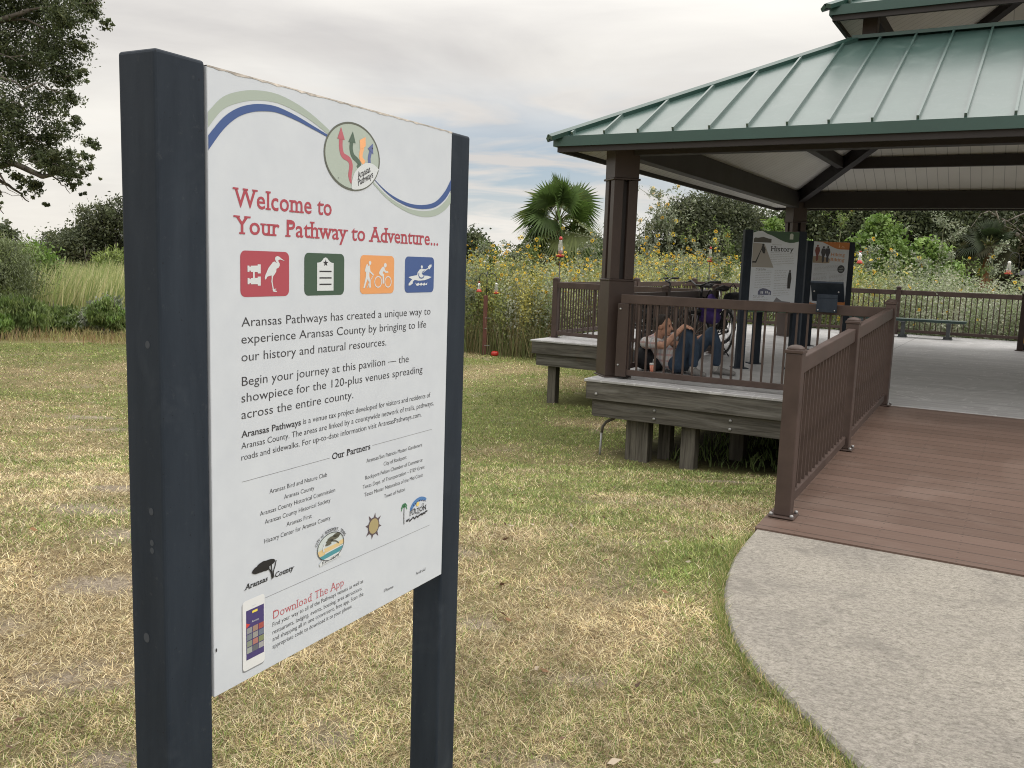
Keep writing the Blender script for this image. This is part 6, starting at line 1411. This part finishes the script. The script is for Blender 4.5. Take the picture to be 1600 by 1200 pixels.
def thicket():
    rng = np.random.default_rng(91)
    N0 = 14000; x = rng.uniform(-4.5, 22, N0); y = rng.uniform(13, 31, N0); u, v = toUV(x, y)
    out = ((u < -7.3) & (u > -15.5) & (v > 15.8)) | ((v > 20.95) & (v < 25.5) & (u > -15) & (u < 6)); out &= ~((u < -11.5) & (y > 27.5))
    front = y > (22.9 - .62 * (x + 1.6)) ; out &= front & (x > -4.2)
    x, y, u, v = x[out], y[out], u[out], v[out]; sel = rng.permutation(len(x))[:1750]; x, y, u, v = x[sel], y[sel], u[sel], v[sel]; n = len(x); z = ground_z(x, y)
    H = (2.15 + .55 * rng.random(n)) * (.86 + .3 * fbm(x * .6, y * .6, 4)); right = u > -2.6; H = np.where(right, H * .92, H)
    # stems
    ns = 4; sx = np.repeat(x, ns) + rng.normal(size=n * ns) * .06; sy = np.repeat(y, ns) + rng.normal(size=n * ns) * .06; sz = np.repeat(z, ns); h = np.repeat(H, ns) * rng.uniform(.6, 1.05, n * ns); a = rng.uniform(0, 6.28, n * ns); D = np.stack([np.cos(a), np.sin(a)], 1); bd = h * rng.uniform(.05, .32, n * ns)
    V, F = ribbons(np.stack([sx, sy, sz], 1), D, h, np.full(n * ns, .013), bd, rng); cst = pick([(.16, .15, .07), (.20, .17, .09), (.12, .14, .06)], n * ns, rng)
    # leaves along the stems
    nl = 78; t = rng.uniform(.12, 1.0, (n * ns, nl)) ** .75; tt = t.ravel(); rep = lambda q: np.repeat(q, nl)
    hp = rep(h); bdp = rep(bd); Pb = np.stack([rep(sx) + rep(D[:, 0]) * bdp * tt ** 1.6, rep(sy) + rep(D[:, 1]) * bdp * tt ** 1.6, rep(sz) + hp * tt * (1 - .15 * tt * bdp / hp)], 1)
    P = Pb + rng.normal(size=Pb.shape) * np.array((.085, .085, .06)); m_ = len(P)
    A = rng.normal(size=(m_, 3)); A[:, 2] -= .25; A = unit(A); B = rng.normal(size=(m_, 3)); B = unit(B - A * np.sum(A * B, 1, keepdims=True)); s = rng.uniform(.024, .052, m_) * (1.15 - .3 * tt)
    LV, LF = leaf_quads(P, A, B, s, s * .52, .25)
    pl = pick([(.30, .33, .12), (.35, .37, .17), (.23, .275, .09), (.38, .40, .22), (.43, .40, .13)], n, rng, .1); ps = pick([(.30, .34, .245), (.36, .39, .30), (.23, .275, .175), (.42, .44, .36), (.25, .31, .16)], n, rng, .1)
    sil = sstep(-4.0, -2.2, u) * (1 - .25 * rng.random(n)); sil = np.maximum(sil, (rng.random(n) < .28)); pc_ = pl * (1 - sil[:, None]) + ps * sil[:, None]
    lc = np.repeat(np.repeat(pc_, ns, 0), nl, 0) * (1 + rng.normal(size=(m_, 1)) * .14).clip(.6, 1.5)
    low = (tt < .38)[:, None]; lc = np.where(low & (rng.random((m_, 1)) < .4), np.array((.19, .15, .085)), lc)
    z0 = -.8; r = thing('sunflower_thicket', 'dense thicket of wild sunflowers with small yellow blooms around the back of the deck', 'sunflowers', (2, 22, z0), 0, None, (2, 22, z0)); tag(r, kind='stuff')
    VV = np.concatenate([V, LV]); FF = np.concatenate([F, LF + len(V)]); CC = np.concatenate([np.repeat(cst, 6, 0), np.repeat(lc, 4, 0)])
    o = mesh_np('foliage', VV, FF, MT['leaf'], r, CC); tag(o, kind='stuff')
    # blooms
    pr = np.where(u < -3.2, 2.2, .22) * np.where(u < -8, 1.2, 1.0); cnt = rng.poisson(pr); k = np.repeat(np.arange(n), cnt); m2 = len(k)
    a = rng.uniform(0, 6.28, m2); tt = rng.uniform(.45, 1.08, m2); rr = rng.uniform(.05, .42, m2); P = np.stack([x[k] + np.cos(a) * rr, y[k] + np.sin(a) * rr, z[k] + H[k] * tt], 1)
    Nn = rng.normal(size=(m2, 3)) * .8 + np.array((-.2, -.75, .45)); Nn = unit(Nn); V, F, c = flower_np(P, Nn, rng.uniform(.028, .05, m2), rng); o = mesh_np('flower_heads', V, F, MT['leaf'], r, c); tag(o, kind='stuff')
    # dry stalks and grass at the foot
    n = 3200; x = rng.uniform(-4.2, 3.6, n); y = 22.9 - .62 * (x + 1.6) + rng.normal(0, .35, n) + .1; z = ground_z(x, y); h = rng.uniform(.3, 1.25, n); a = rng.uniform(0, 6.28, n); D = np.stack([np.cos(a), np.sin(a)], 1)
    V, F = ribbons(np.stack([x, y, z], 1), D, h, rng.uniform(.008, .014, n), h * rng.uniform(.02, .45, n), rng); c = pick([(.24, .20, .11), (.19, .16, .085), (.15, .18, .07), (.12, .16, .055)], n, rng); o = mesh_np('dry_stalks', V, F, MT['grass'], r, np.repeat(c, 6, 0)); tag(o, kind='stuff')
thicket()
SG = 'tall wild sunflower stalks above the thicket'
def stalk(label, x, y, h, lean, seed, flowers=6, silver=True, spread=.45):
    rng = np.random.default_rng(seed); z0 = float(ground_z(x, y)); r = thing('sunflower_plant', label, 'sunflower', (x, y, z0), 0, SG, (x, y, z0)); m = MB()
    top = (x + lean, y, z0 + h); main = limb(m, (x, y, z0 - .05), top, .013, .005, rng, .05, 8); tips = [np.array(top)]; pts = [np.array(p) for p in main[3:]]
    for _ in range(11):
        p = np.array(main[rng.integers(4, 8)]); e = p + np.array((rng.normal() * spread, rng.normal() * spread * .6, rng.uniform(.12, .6))) * rng.uniform(.5, 1); q = limb(m, p, e, .006, .003, rng, .12, 5); tips.append(e); pts += [np.array(w) for w in q]
    m.build('stem', M('sunflower_stem', (.17, .18, .10), .8) if 'sunflower_stem' not in bpy.data.materials else bpy.data.materials['sunflower_stem'], r)
    P = np.repeat(np.array(pts), 9, 0); P = P + rng.normal(size=P.shape) * .05; A, B = rand_axes(len(P), rng); s = rng.uniform(.022, .048, len(P)); V, F = leaf_quads(P, A, B, s, s * .5, .25); mesh_np('leaves', V, F, MT['leaf'], r, np.repeat(pick(SILVER if silver else MIDG, len(P), rng), 4, 0))
    for i in range(min(flowers, len(tips))):
        V, F, c = flower_np(tips[i][None] + .01, unit(np.array([[rng.normal() * .4, -1, .3]])), np.array([rng.uniform(.050, .068)]), rng); mesh_np('flower_head', V, F, MT['leaf'], r, c)
def at(px, py, Y):                                   # photo position at a forward distance, used for the plants only
    d = fw + rt * ((px - 800) / 1387.8) - up * ((py - 600) / 1387.8); return d.x / d.y * Y, 1.5 + d.z / d.y * Y
for i, (px, py, Y, lean, fl_, sil, lab) in enumerate([(1030, 305, 21.8, .35, 7, True, 'tallest silvery sunflower stalk right of the front column'), (1052, 345, 22.2, .1, 5, True, 'shorter sunflower stalk leaning beside the tallest one'), (1010, 372, 21.9, -.1, 6, True, 'bushy sunflower stalk close beside the front column'), (1138, 368, 21.5, .15, 4, False, 'single tall sunflower stalk just left of the History panel'), (1090, 395, 22.0, .1, 6, True, 'low sunflower stalk left of the white and red feeder'), (1315, 352, 23.2, .3, 7, False, 'sunflower stalk topping the orange kiosk with a row of blooms'), (1355, 395, 22.0, .05, 3, True, 'sunflower stalk behind the red bell feeder'), (1474, 352, 23.5, .1, 0, True, 'flowerless silvery stalk against the dark trees'), (1490, 372, 23.0, .25, 0, True, 'flowerless silvery stalk leaning right beside its twin'), (1552, 402, 22.5, .2, 2, True, 'silvery stalk with orange tips near the jar feeder'), (1528, 428, 22.3, -.2, 1, False, 'low yellowing stalk left of the jar feeder'), (765, 385, 23.4, .0, 5, False, 'sunflower stalk right beside the welcome sign post'), (803, 395, 23.2, .1, 6, True, 'sunflower stalk in front of the palm on the left'), (930, 372, 22.5, .1, 5, True, 'sunflower stalk between the palm and the front column'), (1040, 325, 22.4, -.2, 6, True, 'tall sunflower stalk leaning left behind the tallest one'), (1070, 375, 22.6, .25, 6, False, 'green sunflower stalk leaning right over the bicycles'), (1120, 380, 22.8, -.15, 5, True, 'sunflower stalk leaning left just behind the white feeder'), (1000, 345, 22.7, .05, 5, True, 'slender sunflower stalk closest to the front column edge'), (748, 395, 23.0, .15, 6, True, 'sunflower stalk above the double hook'), (835, 405, 22.9, -.1, 6, False, 'leafy sunflower stalk below the palm crown'), (905, 395, 22.2, .2, 6, True, 'sunflower stalk right of the tall clear feeder'), (1400, 398, 22.6, .1, 3, True, 'pale sunflower stalk in front of the bright green trees'), (1440, 415, 22.2, -.1, 2, True, 'short silvery stalk right of the bright green trees')]):
    x, zt = at(px, py, Y); z0 = float(ground_z(x, Y)); stalk(lab, x - lean, Y, zt - z0, lean, 200 + i, fl_, sil)

# --- the fan palm and the palmetto
def fan(m_v, m_f, m_c, c, d, upv, R_, rng, col, droop=.25, nb=26):
    d = np.array(d, float); d /= np.linalg.norm(d); s = np.cross(d, np.array(upv, float)); s /= np.linalg.norm(s) + 1e-9; nrm = np.cross(s, d); ro = rng.uniform(-1.35, 1.35); s, nrm = s * math.cos(ro) + nrm * math.sin(ro), nrm * math.cos(ro) - s * math.sin(ro)
    for i in range(nb):
        a = math.radians(-118 + 236 * i / (nb - 1)); q = d * math.cos(a) + s * math.sin(a); L_ = R_ * (1 - .16 * abs(a) / 2.1) * rng.uniform(.92, 1.06); w = np.cross(nrm, q); k = len(m_v)
        q = q + nrm * (-.08 * math.cos(i * math.pi)) * 0
        dr = np.array((0, 0, -1.0)) * droop * L_
        for t, ww in ((.04, .008), (.50, .070 * R_ / .85), (1.0, .003)):
            p = c + q * L_ * t + dr * t ** 3 + nrm * .03 * math.sin(t * 3); m_v += [p - w * ww * .55, p + w * ww * .55 + nrm * ww * .35]
        m_f += [(k, k + 1, k + 3, k + 2), (k + 2, k + 3, k + 5, k + 4)]; cc = np.array(col) * rng.uniform(.8, 1.2); m_c += [cc] * 6
def palm(label, x, y, zc, R_, nf, pal, seed, trunk=True, name='fan_palm'):
    rng = np.random.default_rng(seed); z0 = float(ground_z(x, y)); r = thing(name, label, 'palm tree', (x, y, z0), 0, None, (x, y, z0)); m = MB(); n = 14
    m.tube([(x, y, z0 - .1)] + [(x + .02 * math.sin(i), y, z0 + (zc - .1 - z0) * i / n) for i in range(1, n)] + [(x, y, zc - .05)], [.22] + [.17 + .03 * (i % 2) - .004 * i for i in range(1, n)] + [.09], 12)
    for i in range(46):                                # old leaf bases
        a = rng.uniform(0, 6.28); z = rng.uniform(z0 + .6, zc - .1); m.bar((x + .13 * math.cos(a), y + .13 * math.sin(a), z), (x + .24 * math.cos(a), y + .24 * math.sin(a), z + .22), .05, .015)
    m.build('trunk', MT['barkpalm'], r)
    for i in range(nf):
        a = i * 2.39996 + rng.uniform(-.2, .2); el = math.radians(82 - 128 * (i / (nf - 1)) ** .9); d = np.array((math.cos(a) * math.cos(el), math.sin(a) * math.cos(el), math.sin(el))); pet = R_ * rng.uniform(.48, .68)
        if name == 'fan_palm' and d[1] < -.75 and abs(d[2]) < .35: continue
        b = np.array((x, y, zc)) + d * .05; e = b + d * pet + np.array((0, 0, -.10 * pet)); m = MB(); m.tube([b, (b + e) / 2 + np.array((0, 0, .04)), e], [.016, .012, .009], 5); fr = m.build('frond', M('palm_stalk', (.14, .16, .05), .6) if 'palm_stalk' not in bpy.data.materials else bpy.data.materials['palm_stalk'], r)
        v, f, c = [], [], []; dd = d + np.array((0, 0, -.35 * math.cos(el))); fan(v, f, c, e, dd, (0, 0, 1) if abs(d[2]) < .95 else (1, 0, 0), R_ * rng.uniform(.66, .82), rng, pal[rng.integers(len(pal))], .14 + .22 * (i / nf), 30); mesh_np('fan', np.array(v), np.array(f), MT['leaf'], fr, np.array(c))
    return r
px_, pz_ = at(873, 345, 26.5)
palm('green fan palm rising from the sunflowers left of the front column', px_, 26.5, pz_, 1.10, 40, [(.085, .135, .042), (.105, .165, .052), (.07, .11, .036), (.135, .165, .06)], 301)
x_, z_ = at(1545, 385, 31.0)
palm('dark palmetto with spiky drooping fans among the oaks at the right', x_, 31.0, z_, .80, 30, [(.028, .042, .02), (.036, .05, .024), (.055, .055, .03)], 302, name='palmetto')

# --- weeds in the shade under the deck
def weeds():
    rng = np.random.default_rng(95); n = 2600; u = rng.uniform(-3.4, 1.6, n); v = rng.uniform(9.3, 12.5, n); x, y = u * CU + v * SU, -u * SU + v * CU; z = ground_z(x, y); h = rng.uniform(.04, .20, n) * (.4 + fbm(x * 2, y * 2, 8)); a = rng.uniform(0, 6.28, n); D = np.stack([np.cos(a), np.sin(a)], 1)
    V, F = ribbons(np.stack([x, y, z], 1), D, h, rng.uniform(.008, .02, n), h * rng.uniform(.1, .7, n), rng); c = pick(MIDG, n, rng); o = mesh_np('weeds', V, F, MT['grass'], None, np.repeat(c, 6, 0)); tag(o, 'straggly green weeds in the shade under the front of the deck', 'weeds', None, 'stuff')
weeds()

# --- the lawn itself
def grass():
    rng = np.random.default_rng(101); NT_ = 175000
    r = 1.75 * (24.0 / 1.75) ** (rng.random(NT_) ** 1.12); th = rng.uniform(math.radians(-46), math.radians(40), NT_); x, y = r * np.sin(th), r * np.cos(th)
    u, v = toUV(x, y); g, s = lawn(x, y)
    ok = ~in_poly(x, y, PAD) & ~((u > RU0 + .01) & (u < RU1) & (v > RV0 - .02) & (v < RV1)) & ~((u > -4.0) & (v > 9.0) & (u < 5) & (v < 20.7)) & ~((u > -6.9) & (v > 12.9) & (v < 20.7) & (u < 5))
    ok &= (rng.random(NT_) > s * .9) & (rng.random(NT_) < .55 + .9 * sstep(.3, .6, fbm(x * 7, y * 7, 71, 3))) & (y < 22.6) & (y > .5); x, y, r, g = x[ok], y[ok], r[ok], g[ok]; n = len(x)
    nb = 5; gi = np.repeat(g, nb); ri = np.repeat(r, nb); m_ = n * nb; green = rng.random(m_) < np.clip(gi * .95 - .03, .02, .95)
    jit = .022 + .005 * ri; X = np.repeat(x, nb) + rng.normal(size=m_) * jit; Y = np.repeat(y, nb) + rng.normal(size=m_) * jit
    padc = in_poly(X, Y, [(a * 1.0, b) for a, b in PAD]); 
    Z = ground_z(X, Y) - .002; nz = (np.abs(X + 1) < 9) & (Y > 0) & (Y < 26); Z = Z + nz * (fbm(X * 6, Y * 6, 5, 3) - .5) * .018
    lie = np.where(green, rng.uniform(.45, 1.25, m_), rng.uniform(.85, 1.52, m_)); L_ = (.6 + .8 * np.repeat(fbm(x * 4, y * 4, 81, 3), nb)) * np.where(green, rng.uniform(.014, .038, m_), rng.uniform(.018, .056, m_)) * (1 + .02 * ri)
    h = L_ * np.cos(lie) + .004; b = L_ * np.sin(lie); a = rng.uniform(0, 6.28, m_); D = np.stack([np.cos(a), np.sin(a)], 1); w = np.where(green, .0023, .0019) * (1 + .30 * np.maximum(ri - 2, 0)) * rng.uniform(.7, 1.3, m_)
    k = ~padc | (rng.random(m_) < .0)
    X, Y, Z, D, h, w, b, green, gi = X[k], Y[k], Z[k], D[k], h[k], w[k], b[k], green[k], gi[k]; m_ = len(X)
    V, F = ribbons(np.stack([X, Y, Z], 1), D, h, w, b, rng)
    cs = pick([(.53, .45, .28), (.59, .52, .36), (.47, .385, .23), (.40, .305, .18), (.54, .48, .28), (.16, .11, .065)], m_, rng, .12); cg = pick([(.20, .25, .08), (.26, .30, .105), (.165, .215, .062), (.33, .345, .14), (.13, .195, .058)], m_, rng, .14)
    tone = (.30 + .85 * fbm(X * 1.9, Y * 1.9, 61, 4) + .90 * fbm(X * 9, Y * 9, 63, 3))[:, None]
    c = np.where(green[:, None], cg, cs) * tone; o = mesh_np('grass', V, F, MT['grass'], None, np.repeat(c, 6, 0)); tag(o, 'short patchy lawn grass, half green and half dry straw', 'grass', None, 'stuff')
    # a fringe of greener blades leaning over the edge of the path
    pts = [Vector(p) for p in PAD[:14]]; X, Y = [], []
    for a, b in zip(pts[:-1], pts[1:]):
        t = (b - a); nrm = Vector((t.y, -t.x)).normalized(); nrm = -nrm if in_poly(np.array([(a + t / 2 + nrm * .02).x]), np.array([(a + t / 2 + nrm * .02).y]), PAD)[0] else nrm
        for _ in range(int(t.length * 1500)):
            q = a + t * rng.random() + nrm * (abs(rng.normal()) * .022 + .002); X.append(q.x); Y.append(q.y)
    X, Y = np.array(X), np.array(Y); n = len(X); k = rng.random(n) < np.clip(.25 + 1.1 * fbm(X * 5, Y * 5, 15, 3) - .15, .1, 1); X, Y = X[k], Y[k]; n = len(X); a = rng.uniform(0, 6.28, n); D = np.stack([np.cos(a), np.sin(a)], 1); h = rng.uniform(.022, .065, n)
    V, F = ribbons(np.stack([X, Y, ground_z(X, Y)], 1), D, h, rng.uniform(.002, .0036, n), h * rng.uniform(.2, 1.0, n), rng); o = mesh_np('edge_grass', V, F, MT['grass'], None, np.repeat(pick([(.20, .25, .08), (.26, .30, .10), (.16, .21, .06), (.50, .41, .23)], n, rng, .15), 6, 0)); tag(o, 'fringe of greener grass growing over the curved edge of the concrete path', 'grass', None, 'stuff')
    # fallen dead leaves near the path
    n = 130; x = rng.uniform(-2.6, 1.6, n); y = rng.uniform(2.2, 8, n); k = ~in_poly(x, y, PAD); x, y = x[k], y[k]; n = len(x); P = np.stack([x, y, ground_z(x, y) + .022], 1); A = rng.normal(size=(n, 3)); A[:, 2] *= .25; A = unit(A); B = rng.normal(size=(n, 3)); B[:, 2] *= .3; B = unit(B - A * np.sum(A * B, 1, keepdims=True)); s = rng.uniform(.012, .028, n); V, F = leaf_quads(P, A, B, s, s * .45, .3)
    o = mesh_np('fallen_leaves', V, F, MT['grass'], None, np.repeat(pick([(.13, .07, .04), (.10, .06, .04), (.45, .38, .30), (.22, .12, .06)], n, rng), 4, 0)); tag(o, 'scattered small dead leaves lying on the lawn by the path', 'fallen leaves', None, 'stuff')
grass()
